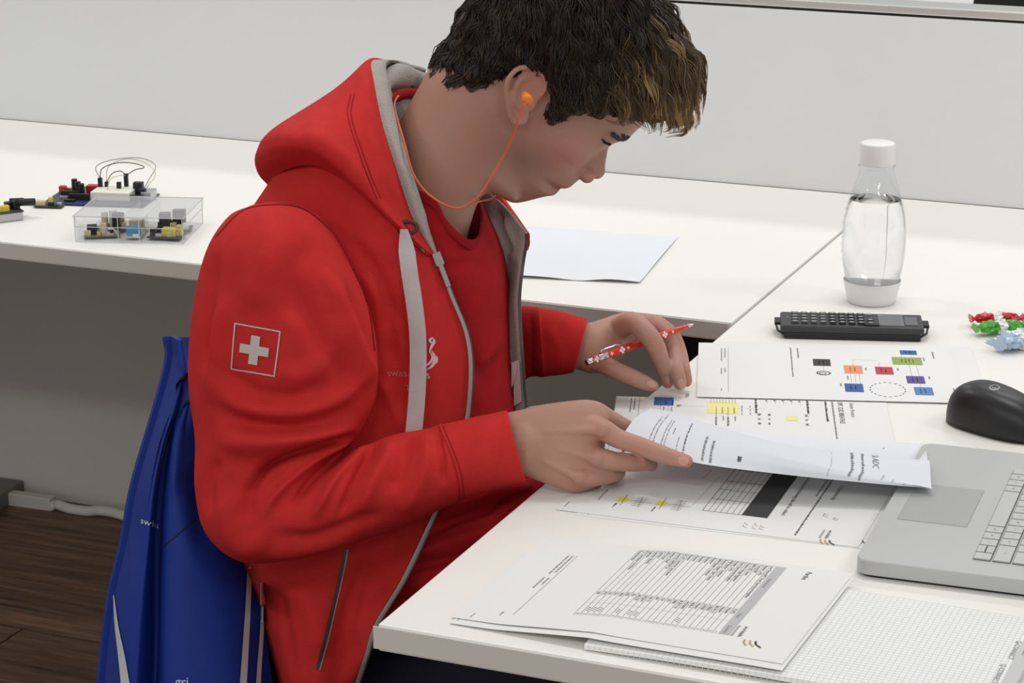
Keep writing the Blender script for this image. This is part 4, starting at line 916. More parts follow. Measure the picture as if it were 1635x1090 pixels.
def print_on(bv, txt, x0, y0, ux, uy, size, m, parent, name='print', vx=None, vy=None, off=.0012):
    V, F = text2d(txt, size); vx_, vy_ = (-uy, ux) if vx is None else (vx, vy)   # text up direction in px is (-v)
    q = stick(bv, [(x0+p[0]*ux-p[1]*vx_, y0+p[0]*uy-p[1]*vy_) for p in V], off); return tag(obj(name, q, F, m, parent), kind='stuff')
M_tprint = mat('print_on_red', S(214, 186, 186), .8); M_tprint2 = mat('print_on_red_dim', S(196, 112, 112), .8)
# ---------------------------------------------------------------- hoodie: near side panel (open zip edge on the right), round the back
npn = [
    [(676, 384, 2.430), (630, 345, 2.405), (575, 296, 2.40), (500, 262, 2.42), (440, 275, 2.49), (440, 330, 2.58), (500, 340, 2.66)],
    [(694, 408, 2.430), (648, 405, 2.405), (575, 390, 2.40), (470, 370, 2.425), (380, 370, 2.51), (390, 400, 2.61), (480, 410, 2.68)],
    [(717, 470, 2.430), (660, 470, 2.405), (585, 455, 2.40), (450, 445, 2.43), (350, 440, 2.53), (360, 470, 2.63), (460, 480, 2.69)],
    [(742, 535, 2.433), (675, 535, 2.408), (592, 530, 2.405), (440, 520, 2.44), (335, 520, 2.54), (345, 540, 2.64), (450, 550, 2.70)],
    [(748, 600, 2.435), (682, 610, 2.412), (596, 612, 2.41), (430, 610, 2.44), (330, 610, 2.54), (340, 620, 2.64), (450, 630, 2.70)],
    [(738, 690, 2.44), (672, 700, 2.417), (590, 710, 2.415), (430, 715, 2.44), (332, 720, 2.54), (342, 730, 2.65), (450, 740, 2.71)],
    [(708, 778, 2.430), (645, 790, 2.42), (565, 800, 2.415), (430, 810, 2.44), (345, 815, 2.54), (355, 820, 2.65), (450, 830, 2.71)],
    [(676, 850, 2.418), (615, 862, 2.425), (540, 870, 2.417), (440, 880, 2.44), (375, 890, 2.54), (380, 890, 2.65), (470, 900, 2.71)],
    [(640, 925, 2.415), (585, 930, 2.43), (515, 935, 2.42), (445, 945, 2.445), (405, 950, 2.54), (405, 950, 2.65), (480, 960, 2.71)],
    [(600, 992, 2.420), (560, 1000, 2.435), (505, 1005, 2.425), (450, 1010, 2.45), (425, 1012, 2.54), (425, 1012, 2.65), (490, 1020, 2.71)],
    [(580, 1050, 2.43), (548, 1058, 2.445), (505, 1066, 2.435), (460, 1070, 2.46), (442, 1072, 2.54), (442, 1072, 2.65), (500, 1080, 2.71)],
    [(560, 1110, 2.475), (535, 1118, 2.455), (505, 1126, 2.445), (470, 1130, 2.47), (458, 1132, 2.54), (458, 1132, 2.65), (510, 1140, 2.71)]]
panel, panA = skin_sheet('hoodie', npn, 170, 150, [M_red, M_lin], person, .0035, [
    (((612, 470), (622, 540), (640, 600), (630, 680)), 13, -.007), (((660, 430), (668, 500), (678, 570), (676, 640)), 12, .004), (((560, 420), (600, 470), (620, 560)), 12, .006), (((640, 470), (650, 560), (660, 640)), 7, -.004),
    (((560, 380), (600, 430), (640, 520)), 9, -.004), (((600, 600), (625, 640), (640, 690)), 9, .005),
    (((480, 920), (500, 980), (520, 1050)), 20, .006), (((600, 880), (560, 960), (540, 1040)), 12, -.004), (((440, 930), (455, 1000), (470, 1080)), 10, -.004), (((580, 910), (585, 960), (570, 1030)), 14, .005)])
bvp_ = world_bvh(panel)
print_on(bvp_, 'swissskills', 618, 600, .98, .03, 16, M_tprint2, panel, vx=.15, vy=.99); print_on(bvp_, 's', 680, 603.5, 1, .03, 17, M_tprint, panel, vx=.15, vy=.99)
print_on(bvp_, 'Team', 648, 624, .97, .06, 15, M_tprint2, panel, vx=.2, vy=.97)
em = MB()
for poly, w in ((((681, 590), (690, 582), (693, 570), (688, 560)), 2.6), (((677, 586), (685, 579), (689, 571), (686, 562)), 2.0), (((684, 563), (688, 552), (692, 545), (690, 540)), 2.6), (((688, 583), (696, 577), (697, 568)), 1.8), (((688, 548), (685, 543), (690, 538)), 2.2)):
    P = crom(poly, 14); T = np.gradient(P, axis=0); T /= np.linalg.norm(T, axis=1)[:, None]; nn = np.stack([-T[:, 1], T[:, 0]], 1); ww = w*np.sin(np.linspace(.25, 2.9, 14))[:, None]
    q = stick(bvp_, np.concatenate([P+nn*ww, P-nn*ww]), .0013); em.add(q, [(i, i+1, 15+i, 14+i) for i in range(13)])
tag(em.build('emblem', M_tprint, panel), kind='stuff')

hoodie = panel
# zip along the free edge of the panel
edge = panA[:, 0]; ed_px = topx(edge)
def off_edge(A0, k0, k1, dn):           # strip that runs along the edge, k0..k1 grid columns inwards, lifted by dn towards viewer
    return [[A0[i, k]-Fv*dn for k in (k0, k1)] for i in range(A0.shape[0])]
i0 = 14
zt = np.array([[edge[i]-Fv*.004+Rv*.0005, edge[i]-Fv*.0042+Rv*.0024-Uv*.0006, edge[i]-Fv*.003+Rv*.0042-Uv*.0008] for i in range(i0, 168)])
V, F, M = solid(zt, .0012); zp = obj('zip_tape', V, F, M_zip, hoodie, True)
zb = MB(); P = crom([edge[i]-Fv*.0035+Rv*.0046-Uv*.001 for i in range(i0, 168)], 300)
T = np.gradient(P, axis=0); T /= np.linalg.norm(T, axis=1)[:, None]
for i in range(300): zb.box(P[i], (.0024, .0014, .0018), axes=np.array([Rv, T[i], np.cross(Rv, T[i])]))
tag(zb.build('zip_teeth', M_zipd, hoodie), kind='stuff')
sl_ = MB(); p0 = zt[3, 1]; T0_ = (zt[8, 1]-zt[3, 1]); T0_ /= np.linalg.norm(T0_)
sl_.box(p0-Fv*.003, (.009, .014, .004), bev=.001, axes=np.array([np.cross(T0_, Fv), T0_, Fv])); sl_.box(p0+T0_*.018-Fv*.004, (.005, .024, .002), bev=.0008, axes=np.array([np.cross(T0_, Fv), T0_, Fv])); sl_.build('zip_slider', M_zip, hoodie)

# ---------------------------------------------------------------- far front panel, seen from its grey inside
farp, farA = skin_sheet('front_panel', [
    [(764, 296, 2.60), (778, 306, 2.585), (800, 325, 2.575), (832, 362, 2.545), (838, 368, 2.54)],
    [(768, 350, 2.595), (785, 360, 2.58), (812, 372, 2.565), (832, 385, 2.54), (839, 388, 2.535)],
    [(770, 400, 2.59), (790, 412, 2.575), (812, 425, 2.56), (826, 425, 2.53), (833, 428, 2.525)],
    [(790, 470, 2.585), (800, 475, 2.57), (812, 478, 2.555), (821, 480, 2.53), (828, 482, 2.525)],
    [(788, 560, 2.585), (797, 562, 2.565), (812, 560, 2.55), (824, 558, 2.53), (832, 560, 2.525)],
    [(784, 640, 2.585), (796, 645, 2.565), (814, 646, 2.55), (830, 640, 2.535), (838, 640, 2.53)],
    [(790, 720, 2.585), (805, 725, 2.565), (825, 722, 2.55), (842, 716, 2.535), (850, 716, 2.53)],
    [(800, 790, 2.59), (820, 790, 2.57), (838, 786, 2.555), (852, 780, 2.54), (858, 780, 2.535)]],
    120, 60, [M_lin, M_red], hoodie, .004, [
    (((790, 330), (806, 372), (822, 410)), 6, -.008), (((772, 340), (785, 390), (808, 425)), 7, .007), (((800, 345), (818, 385), (822, 425)), 6, .006), (((806, 440), (803, 520), (800, 600)), 6, -.008), (((816, 450), (813, 520), (812, 600)), 5, .006), (((793, 500), (791, 580)), 4, .004)])
P = crom([farA[i, -1]-Fv*.001+Rv*.001 for i in range(6, 108)], 220); T = np.gradient(P, axis=0); T /= np.linalg.norm(T, axis=1)[:, None]
zb = MB()
for i in range(220): zb.box(P[i], (.0032, .0013, .002), axes=np.array([Rv, T[i], np.cross(Rv, T[i])]))
tag(zb.build('zip_teeth', M_zipd, hoodie), kind='stuff')
bvf = world_bvh(farp)
q = stick(bvf, [(824, 590), (832, 575), (836, 640), (824, 648)], .003); obj('inner_label', q, [(0, 1, 2, 3)], mat('label_cloth', S(206, 200, 196), .8), hoodie)
q = stick(bvf, [(822, 578), (831, 574), (827, 606), (821, 622)], .004); obj('label_fold', q, [(0, 1, 2, 3)], mat('label_white', S(226, 222, 220), .8), hoodie)

# ---------------------------------------------------------------- hood lying round the neck
hood, hoodA = skin_sheet('hood', [
    [(694, 406, 2.428), (658, 345, 2.42), (631, 265, 2.41), (610, 195, 2.425), (598, 135, 2.46), (595, 97, 2.52), (632, 104, 2.575), (668, 121, 2.61), (720, 190, 2.66), (790, 300, 2.64), (838, 368, 2.545)],
    [(688, 404, 2.418), (640, 345, 2.405), (605, 268, 2.39), (584, 198, 2.405), (576, 140, 2.45), (583, 98, 2.525), (625, 103, 2.585), (668, 124, 2.625), (725, 195, 2.68), (795, 305, 2.66), (842, 370, 2.56)],
    [(680, 400, 2.412), (624, 342, 2.39), (578, 268, 2.37), (530, 212, 2.38), (512, 172, 2.45), (540, 140, 2.545), (600, 150, 2.64), (670, 160, 2.68), (735, 215, 2.71), (805, 315, 2.69), (845, 372, 2.59)],
    [(668, 394, 2.412), (606, 330, 2.382), (560, 270, 2.362), (500, 222, 2.365), (447, 205, 2.43), (440, 210, 2.54), (520, 220, 2.66), (640, 230, 2.72), (740, 260, 2.74), (812, 330, 2.71), (846, 375, 2.61)],
    [(655, 388, 2.416), (592, 322, 2.382), (550, 275, 2.366), (490, 236, 2.368), (430, 232, 2.43), (413, 250, 2.54), (500, 270, 2.67), (640, 280, 2.73), (750, 300, 2.74), (818, 350, 2.71), (846, 380, 2.62)],
    [(646, 384, 2.43), (588, 322, 2.398), (548, 280, 2.385), (492, 248, 2.385), (435, 254, 2.44), (414, 278, 2.54), (500, 300, 2.67), (640, 310, 2.73), (750, 330, 2.73), (818, 370, 2.70), (846, 390, 2.63)],
    [(644, 388, 2.45), (590, 332, 2.42), (552, 292, 2.41), (500, 264, 2.41), (450, 274, 2.46), (432, 300, 2.54), (510, 325, 2.66), (640, 335, 2.71), (750, 350, 2.71), (815, 385, 2.69), (843, 400, 2.63)]],
    90, 190, [M_red, M_lin], hoodie, .004, inv=True, strokes=[
    (((572, 130), (556, 180), (575, 240), (600, 300), (640, 350)), 5, -.0022), (((520, 165), (500, 200), (540, 250), (590, 310)), 16, .004), (((480, 215), (520, 232), (560, 268)), 10, .003), (((590, 200), (612, 270), (645, 340)), 9, .003)])
# grey lining: strip inside the near rim, wall behind the neck and the rolled inner fold
rim = hoodA[0]
def rimat(k): return rim[int(k)]
lin_rows = []
for k in range(0, 128):
    q = rim[k]; f = min(1, k/20); w = .012*f+.003 if k < 95 else .015
    lin_rows.append([q-Fv*.0006, q+Rv*w*.5-Fv*.003*f+Fv*.000, q+Rv*w+Fv*.006, q+Rv*w*.9+Fv*.022-Uv*.004])
V, F, M = solid(sheet(np.array(lin_rows), 128, 14), .002); obj('hood_lining', V, F, M_lin, hoodie, True)
skin_sheet('lining_wall', [[(600, 104, 2.53), (628, 108, 2.575), (668, 126, 2.61), (720, 190, 2.64)], [(604, 140, 2.515), (632, 140, 2.565), (668, 150, 2.60), (715, 210, 2.63)], [(612, 185, 2.50), (638, 180, 2.55), (668, 190, 2.585), (710, 240, 2.61)], [(630, 240, 2.49), (650, 230, 2.53), (675, 230, 2.56), (705, 270, 2.59)]], 30, 40, M_lin, hood, .003)
roll = MB().tube(crom([U(*q) for q in [(603, 170, 2.485), (608, 142, 2.505), (628, 127, 2.54), (655, 122, 2.575), (690, 140, 2.61)]], 40), [.012+.003*math.sin(i*.35) for i in range(40)], 14); roll.build('lining_fold', M_lin, hoodie, True)
tb = MB().tube(crom([U(*q) for q in [(607, 168, 2.475), (625, 158, 2.50), (645, 150, 2.525), (668, 150, 2.56)]], 30), .006, 12); tb.build('neck_tape', M_seam, hoodie, True)
# stitched seams of the hood and the yoke
bvp = world_bvh(panel); bvh_ = world_bvh(hood)
def seam(bv, poly, w, name, parent, m=M_seam, n=40, off=.0006):
    P = crom(poly, n); T = np.gradient(P, axis=0); T /= np.linalg.norm(T, axis=1)[:, None]; nn = np.stack([-T[:, 1], T[:, 0]], 1)*w/2
    q = stick(bv, np.concatenate([P+nn, P-nn]), off); return obj(name, q, [(i, i+1, n+1+i, n+i) for i in range(n-1)], m, parent, True)
seam(bvh_, ((560, 150), (555, 185), (570, 235), (588, 285), (602, 318)), 1.2, 'hood_seam', hoodie)
seam(bvh_, ((566, 149), (561, 185), (576, 235), (594, 285), (608, 318)), 1.2, 'hood_seam', hoodie)
# eyelet and drawstring
ey_ = stick(bvh_, [(650, 364)], .001)[0]; V = [ey_+.0075*(math.cos(a)*Rv*1.25+math.sin(a)*Uv*.8) for a in np.linspace(0, 6.283, 24, endpoint=False)]
MB().tube(V, .0022, 8, closed=True, cap=False).build('eyelet', mat('eyelet_dark', S(70, 34, 34), .5), hoodie, True)
dsp = [(645, 366), (648, 390), (653, 430), (661, 480), (667, 530), (668, 580), (666, 630), (661, 684), (655, 730)]
dpt = crom([(*q, 2.394-.004*(i > 1)) for i, q in enumerate(dsp)], 60); drow = []
for i, q in enumerate(dpt):
    w = 5+8*min(1, i/10); tw = .25*math.sin(i*.14)
    drow.append([U(q[0]+o*w, q[1], q[2]+tw*o*.004-.0012*(1-abs(o))) for o in (-1, -.4, .4, 1)])
V, F, M = solid(np.array(drow), .0018); obj('drawstring', V, F, M_cord, hoodie, True)
# pocket zip on the lower front
pz_ = [(552, 876), (543, 920), (531, 970), (519, 1020), (507, 1068)]
seam(bvp, pz_, 5.5, 'pocket_zip', hoodie, M_zipd, 50, .001); seam(bvp, [(x+3.5, y) for x, y in pz_], 2, 'pocket_edge', hoodie, M_zip, 50, .0016)

# ---------------------------------------------------------------- sleeves
def sleeve(name, secs, m, n, strokes, parent, seams=(), hollow=True):
    R = loft(secs, m, n, 1.0)
    Vx = R.reshape(-1, 3); C = np.repeat(R.mean(1), n, 0); N = Vx-C; N /= np.linalg.norm(N, axis=1)[:, None]
    Vx = sculpt(Vx, N, strokes); R = Vx.reshape(m, n, 3)
    if hollow:
        c = R[-1].mean(0); dirv = R[-1].mean(0)-R[-5].mean(0); dirv /= np.linalg.norm(dirv); inn = [c+(R[-1]-c)*k-dirv*dz for k, dz in ((.97, -.001), (.93, 0.0), (.91, .006), (.90, .02), (.88, .035))]
        R = np.concatenate([R, np.array(inn)])
    V, F = rings_mesh(R); o = obj(name, V, F, M_red, parent, True); return o, R
dA = 2.385
S_r = [sec((398, 330), (452, 322), dA+.01, .05), sec((366, 346), (512, 346), dA-.004, .12), sec((334, 392), (556, 418), dA-.012, .16), sec((314, 460), (588, 490), dA-.012, .165), sec((303, 540), (602, 560), dA-.008, .165), sec((302, 620), (600, 632), dA, .16), sec((312, 700), (574, 690), dA+.006, .15), sec((312, 780), (552, 716), dA+.008, .145),
       sec((330, 852), (546, 722), dA+.006, .14), sec((385, 896), (552, 722), dA-.002, .135), sec((462, 894), (580, 712), dA-.012, .13), sec((548, 872), (628, 694), dA-.02, .125), sec((640, 842), (682, 684), dA-.024, .115), sec((700, 815), (698, 678), dA-.026, .108), sec((736, 798), (704, 676), dA-.028, .102), sec((744, 796), (712, 676), dA-.030, .088), sec((790, 782), (760, 665), dA-.033, .084), sec((838, 768), (808, 655), dA-.036, .080)]
st_r = [
    (((575, 694), (540, 702), (500, 714), (455, 730), (420, 752), (395, 790)), 7, -.024), (((340, 700), (400, 706), (460, 704), (520, 694), (570, 676)), 20, .016), (((345, 655), (400, 676), (470, 682), (545, 662), (590, 630)), 11, -.012), (((340, 615), (385, 648), (440, 660), (510, 650), (570, 610), (600, 570)), 13, .010), (((345, 575), (400, 622), (470, 632), (540, 600)), 12, -.007),
    (((365, 470), (346, 560), (342, 650)), 14, .009), (((345, 400), (330, 500), (330, 600)), 11, -.008), (((452, 350), (425, 430), (400, 500)), 24, .009), (((500, 380), (470, 450), (470, 520)), 22, -.008), (((520, 420), (548, 500), (572, 560), (596, 620)), 15, .012), (((470, 440), (505, 520), (545, 580), (585, 640)), 16, -.009), (((548, 450), (578, 520), (596, 590)), 9, -.007), (((430, 590), (480, 600), (530, 560), (530, 500)), 18, .006),
    (((565, 700), (520, 725), (480, 752), (440, 790), (420, 830)), 8, .010), (((575, 706), (535, 735), (500, 765), (465, 810)), 7, -.012), (((590, 706), (560, 735), (530, 770), (500, 830)), 9, .011), (((606, 702), (585, 735), (560, 780), (540, 830)), 7, -.012), (((625, 698), (612, 735), (590, 780), (580, 820)), 11, .009), (((650, 690), (645, 735), (625, 790)), 10, -.008), (((672, 688), (680, 725), (665, 785), (640, 820)), 12, .007), (((695, 684), (705, 720), (708, 775)), 6, -.005),
    (((380, 780), (365, 820), (385, 865), (430, 880)), 20, .008), (((350, 730), (332, 770), (335, 820)), 10, -.007), (((430, 850), (490, 860), (560, 835), (620, 815)), 12, -.006), (((420, 885), (500, 878), (580, 855)), 14, .006), (((405, 770), (395, 800), (400, 830)), 10, -.006)]
sl_r, RR = sleeve('sleeve', S_r, 200, 130, st_r, hoodie)
bvs = world_bvh(sl_r)
seam(bvs, ((706, 678), (722, 715), (736, 755), (741, 794)), 1.6, 'cuff_seam', hoodie); seam(bvs, ((700, 680), (716, 716), (729, 756), (734, 796)), 1.2, 'cuff_seam', hoodie)
seam(bvs, ((345, 378), (385, 338), (430, 327), (480, 332), (520, 360), (550, 398), (575, 450), (590, 500), (598, 560)), 1.6, 'armhole_seam', hoodie)
eL = 2.665
S_l = [sec((760, 430), (800, 560), 2.74, .13), sec((760, 470), (770, 640), 2.745, .12), sec((780, 490), (775, 660), 2.74, .115), sec((806, 490), (806, 640), 2.725, .105), sec((835, 488), (842, 604), 2.70, .095), sec((858, 490), (866, 602), 2.675, .094), sec((862, 491), (872, 601), 2.672, .088), sec((900, 498), (898, 598), 2.655, .086), sec((936, 508), (914, 595), 2.642, .082)]
sl_l, RL = sleeve('sleeve', S_l, 90, 80, [(((845, 495), (850, 540), (850, 600)), 4, -.002), (((870, 520), (890, 550), (895, 590)), 10, .002)], hoodie)

ux = crom([(*(SL+np.array([-.01, -.05, .03])), .062), (*SL, .068), (*((SL+ELl)/2), .066), (*ELl, .064), (*(ELl*.75+wl*.25+np.array([0, 0, 0])), .054), (*(ELl*.5+wl*.5), .044)], 60)
V, F = tube(ux[:, :3], ux[:, 3]*(1+.05*np.sin(np.arange(60)*.9)), 40); obj('upper_sleeve', V, F, M_red, hoodie, True)
# sleeve badge
M_badge = mat('badge_thread', S(206, 198, 190), .8, bump=.6, bscale=1500)
bdg = bpy.data.objects.new('badge', None); COL.objects.link(bdg); bdg.location = tuple(U(408, 557, 2.3)); par(bdg, hoodie)
def quadstrip(bv, pts, w, name, parent, m, off): 
    return seam(bv, pts, w, name, parent, m, 24, off)
cr_ = [(375.5, 516), (447, 529), (438.5, 600), (370, 588)]
fr = MB()
for a, b in zip(cr_, cr_[1:]+cr_[:1]):
    a, b = np.array(a), np.array(b); n_ = np.array([-(b-a)[1], (b-a)[0]])/np.linalg.norm(b-a)*1.1; tt = np.linspace(-.012, 1.012, 16); q = stick(bvs, np.concatenate([a+(b-a)*tt[:, None]+n_, a+(b-a)*tt[:, None]-n_]), .0012); fr.add(q, [(i, i+1, 17+i, 16+i) for i in range(15)])
fr.build('badge_frame', M_badge, hoodie)
c0 = np.array([406.5, 558.5]); u_ = np.array([.985, .17]); v_ = np.array([-.11, .99]); A_, B_ = 7.2, 23
cx_ = MB()
for (u0, u1, v0, v1) in ((-A_, A_, -B_, B_), (-B_, -A_, -A_, A_), (A_, B_, -A_, A_)):
    uu = np.linspace(u0, u1, 8); vv = np.linspace(v0, v1, 8); q = stick(bvs, [c0+u_*a+v_*b for b in vv for a in uu], .0016); cx_.add(q, [(i*8+j, i*8+j+1, i*8+j+9, i*8+j+8) for i in range(7) for j in range(7)])
cx_.build('badge_cross', M_badge, hoodie)
bpy.data.objects.remove(bdg)

# ---------------------------------------------------------------- trousers
tm = MB()
def tl(L, n=24, m=30): Q = crom(L, m); tm.tube(Q[:, :3], Q[:, 3], n); ball(tm, Q[0][:3], Q[0][3]); ball(tm, Q[-1][:3], Q[-1][3])
for y, s in ((2.135, -1), (2.295, 1)):
    tl([(-1.19, 2.21+s*.065, .485, .085), (-1.05, y, .485, .077), (-.85, y+s*.01, .49, .072), (-.73, y+s*.02, .49, .068), (-.672, y+s*.02, .44, .064), (-.685, y+s*.02, .30, .064), (-.70, y+s*.02, .115, .056)])
tm.add(*rings_mesh(np.array([[(-1.18+a*math.cos(t), 2.21+b*math.sin(t), z) for t in np.linspace(0, 6.283, 30, endpoint=False)] for z, a, b in ((.43, .10, .13), (.46, .115, .15), (.55, .115, .145), (.66, .10, .13))])))
tr_o = tm.V and obj('trousers', tm.V, tm.F, M_navy, person)
bake(tr_o, [('REMESH', dict(mode='VOXEL', voxel_size=.008)), ('SMOOTH', dict(factor=.5, iterations=6))]); smooth(tr_o.data); tr_o.data.materials.clear(); tr_o.data.materials.append(M_navy)
for y, s in ((2.155, -1), (2.315, 1)):
    R_ = np.array([[(-.575+a*math.cos(t), y+s*.01+b*math.sin(t), z) for t in np.linspace(0, 6.283, 24, endpoint=False)] for z, a, b in ((.006, .125, .042), (.02, .132, .046), (.045, .122, .044), (.07, .085, .04))])
    R_[2:, :, 0] -= .012; R_[3, :, 0] -= .03; V, F = rings_mesh(R_); sh = obj('shoe', V, F, mat('shoe_black', S(34, 34, 36), .6), person, True)
# ================================================================ hair
HC = np.array([.002, 0, .042]); HR = np.array([.103, .0785, .089])
bd = [hl(x, y, yl) for x, y, yl in ((668, 112, -.03), (680, 128, -.045), (700, 140, -.06), (722, 160, -.068), (738, 152, -.07), (770, 138, -.07), (800, 126, -.07), (830, 120, -.072), (856, 122, -.072), (864, 150, -.072), (872, 190, -.072), (881, 211, -.071), (888, 198, -.07), (900, 186, -.068), (925, 176, -.062), (955, 172, -.055), (990, 178, -.04), (1035, 184, -.01))]
bx_ = np.array([q[0] for q in bd]); bz_ = np.array([q[1] for q in bd])
seg = np.stack([bx_, bz_], 1)
def above(P):                            # is a head-local point on the hair side of the hairline (both sides alike)?
    P = np.atleast_2d(P); X = P[:, [0, 2]]; c = np.array([-.02, .16]); ok = np.ones(len(X), bool)
    ang = np.arctan2(seg[:, 1]-c[1], seg[:, 0]-c[0]); ang = np.unwrap(ang); a = np.arctan2(X[:, 1]-c[1], X[:, 0]-c[0])
    o = np.argsort(ang); ang_s = ang[o]; rad = np.linalg.norm(seg-c, axis=1)[o]
    a = np.where(a < ang_s[0]-.8, a+2*np.pi, a); r = np.linalg.norm(X-c, axis=1); lim = np.interp(a, ang_s, rad)
    return (r < lim)
# scalp cap: the skull grid pushed outwards where hair grows, inwards elsewhere
Ph = Rcap = None
capV = []; na = 96; nz_ = 70
for i in range(nz_):
    z = -.082+(.1275+.082)*i/(nz_-1); f, b_, w = fx(z), float(np.interp(z, [-.082, -.07, -.055, -.035, -.01, .03, .06, .09, .11, .122, .128], [-.066, -.076, -.083, -.089, -.093, -.096, -.094, -.083, -.064, -.04, -.012])), max(wd_(z), float(np.interp(z, [-.082, -.05, -.02, .0], [.052, .058, .064, .066]))); b_ = min(b_, f-.02); xm = np.interp(z, [-.1, -.06, -.02, .05, .128], [.45*f+.55*b_, .25*f+.75*b_, 0, -.005, -.012])
    capV.append([(xm+((f-xm) if math.cos(t) > 0 else (xm-b_))*math.cos(t), w*math.copysign(abs(math.sin(t))**.92, math.sin(t)), z) for t in np.linspace(0, 2*math.pi, na, endpoint=False)])
_ec = np.array(hl(843, 160, -.075)); CV = np.array(capV).reshape(-1, 3); nn = (CV-HC)/HR**2; nn /= np.linalg.norm(nn, axis=1)[:, None]
ab = above(CV) & ~np.array([((p[0]-_ec[0])/.024)**2+((p[2]-_ec[1])/.031)**2 < 1 and abs(p[1]) > .04 for p in CV]); ab2 = ab.reshape(nz_, na).astype(float)
for _ in range(2): ab2 = (ab2+np.roll(ab2, 1, 1)+np.roll(ab2, -1, 1)+np.vstack([ab2[:1], ab2[:-1]])+np.vstack([ab2[1:], ab2[-1:]]))/5
thick = .0075+.012*np.clip((CV[:, 2]-.03)/.08, 0, 1)+.010*np.clip((CV[:, 0]-.03)/.06, 0, 1)
off_ = np.where(ab, 1, 0)*(ab2.ravel()**2)*thick-(1-ab2.ravel())*.006-(~ab)*.004
nzs = .0022*np.sin(CV[:, 0]*260+CV[:, 2]*190)+.0018*np.sin(CV[:, 2]*330+CV[:, 1]*210)
CV = CV+nn*(off_+nzs*ab)[:, None]
V, F = rings_mesh(np.array([H(*v) for v in CV]).reshape(nz_, na, 3))
_vl, _fl = rings_mesh(CV.reshape(nz_, na, 3)); bvc = BVHTree.FromPolygons([Vector(v) for v in _vl], [tuple(int(i) for i in f) for f in _fl])
def rad_e(p):
    d = p-HC; l = np.linalg.norm(d); h = bvc.ray_cast(Vector(HC), Vector(d/l)); return l/(h[3] if h[0] is not None else .09)
# clumps of wavy strands combed from the crown to the fringe, sides and nape
GR = np.array([math.sin(TH), 0, -math.cos(TH)]); K = np.array([-.058, .0, .118])
earc = np.array(hl(845, 158, -.075))
def near_ear(p): return ((p[0]-earc[0])/.021)**2+((p[2]-earc[1])/.029)**2 < 1 and abs(p[1]) > .04
def tubes(W, R, n):                      # many tubes at once: W (s,m,3), R (s,m)
    s, m = W.shape[:2]; T = np.gradient(W, axis=1); T /= np.linalg.norm(T, axis=2)[..., None]+1e-12
    a = np.array([.37, .61, .7]); N = np.cross(T, a); N /= np.linalg.norm(N, axis=2)[..., None]+1e-12; B = np.cross(T, N)
    th = 2*np.pi*np.arange(n)/n; V = W[:, :, None]+R[:, :, None, None]*(np.cos(th)[:, None]*N[:, :, None]+np.sin(th)[:, None]*B[:, :, None])
    i, j, k = np.meshgrid(np.arange(s), np.arange(m-1), np.arange(n), indexing='ij'); b0_ = i*m*n
    F = np.stack([b0_+j*n+k, b0_+j*n+(k+1) % n, b0_+(j+1)*n+(k+1) % n, b0_+(j+1)*n+k], -1).reshape(-1, 4)
    return V.reshape(-1, 3), F
def lockpath(root, n, step, r, lift, fringe, dropx):
    p = root.copy(); P = [p.copy()]; ph = r.uniform(0, 6.28); wav = r.uniform(.25, .8); wl_ = r.uniform(.045, .075); side = r.standard_normal()*.25; over = r.uniform(0, .010)
    fade = 0
    for k in range(n):
        u = (k+1)/n; nr_ = (p-HC)/HR**2; nr_ /= np.linalg.norm(nr_)
        rad = p-K; rad -= nr_*(rad@nr_); rad /= np.linalg.norm(rad)+1e-9
        tg = np.cross(nr_, rad); fw = np.array([1., 0, 0])-nr_*nr_[0]
        dv = rad*.7+GR*(.35+.5*u*fringe)+tg*(side+wav*math.sin(ph+k*step/wl_*6.28))+fw*.35*(p[2] > .0)
        if not fringe: dv -= nr_*(dv@nr_)
        dv /= np.linalg.norm(dv); p = p+dv*step
        e = rad_e(p); tgt = 1+(lift*math.sin(min(1, u*1.3)*math.pi*.60)*(1+.35*math.sin(ph*2+k*.9))+.0015)/.095
        if fringe and p[0] > .085: tgt = max(tgt, min(e, 1.24))
        pe = HC+(p-HC)*(tgt/e); p = pe if not (fringe and p[0] > .098) else p*.6+pe*.4
        if near_ear(p): break
        if fringe and p[0] > .09 and p[2] < dropx: P.append(p.copy()); break
        if not fringe and not above(p)[0]:
            fade += step
            if fade > over: P.append(p.copy()); break
        P.append(p.copy())
    return np.array(P)
rh_ = np.random.default_rng(11); WW = []; RR_ = []; CC = []; cnt = 0; m_ = 14
dark = np.array(S(30, 24, 20)[:3]); mid = np.array(S(92, 72, 52)[:3]); gl = np.array(S(190, 152, 98)[:3])
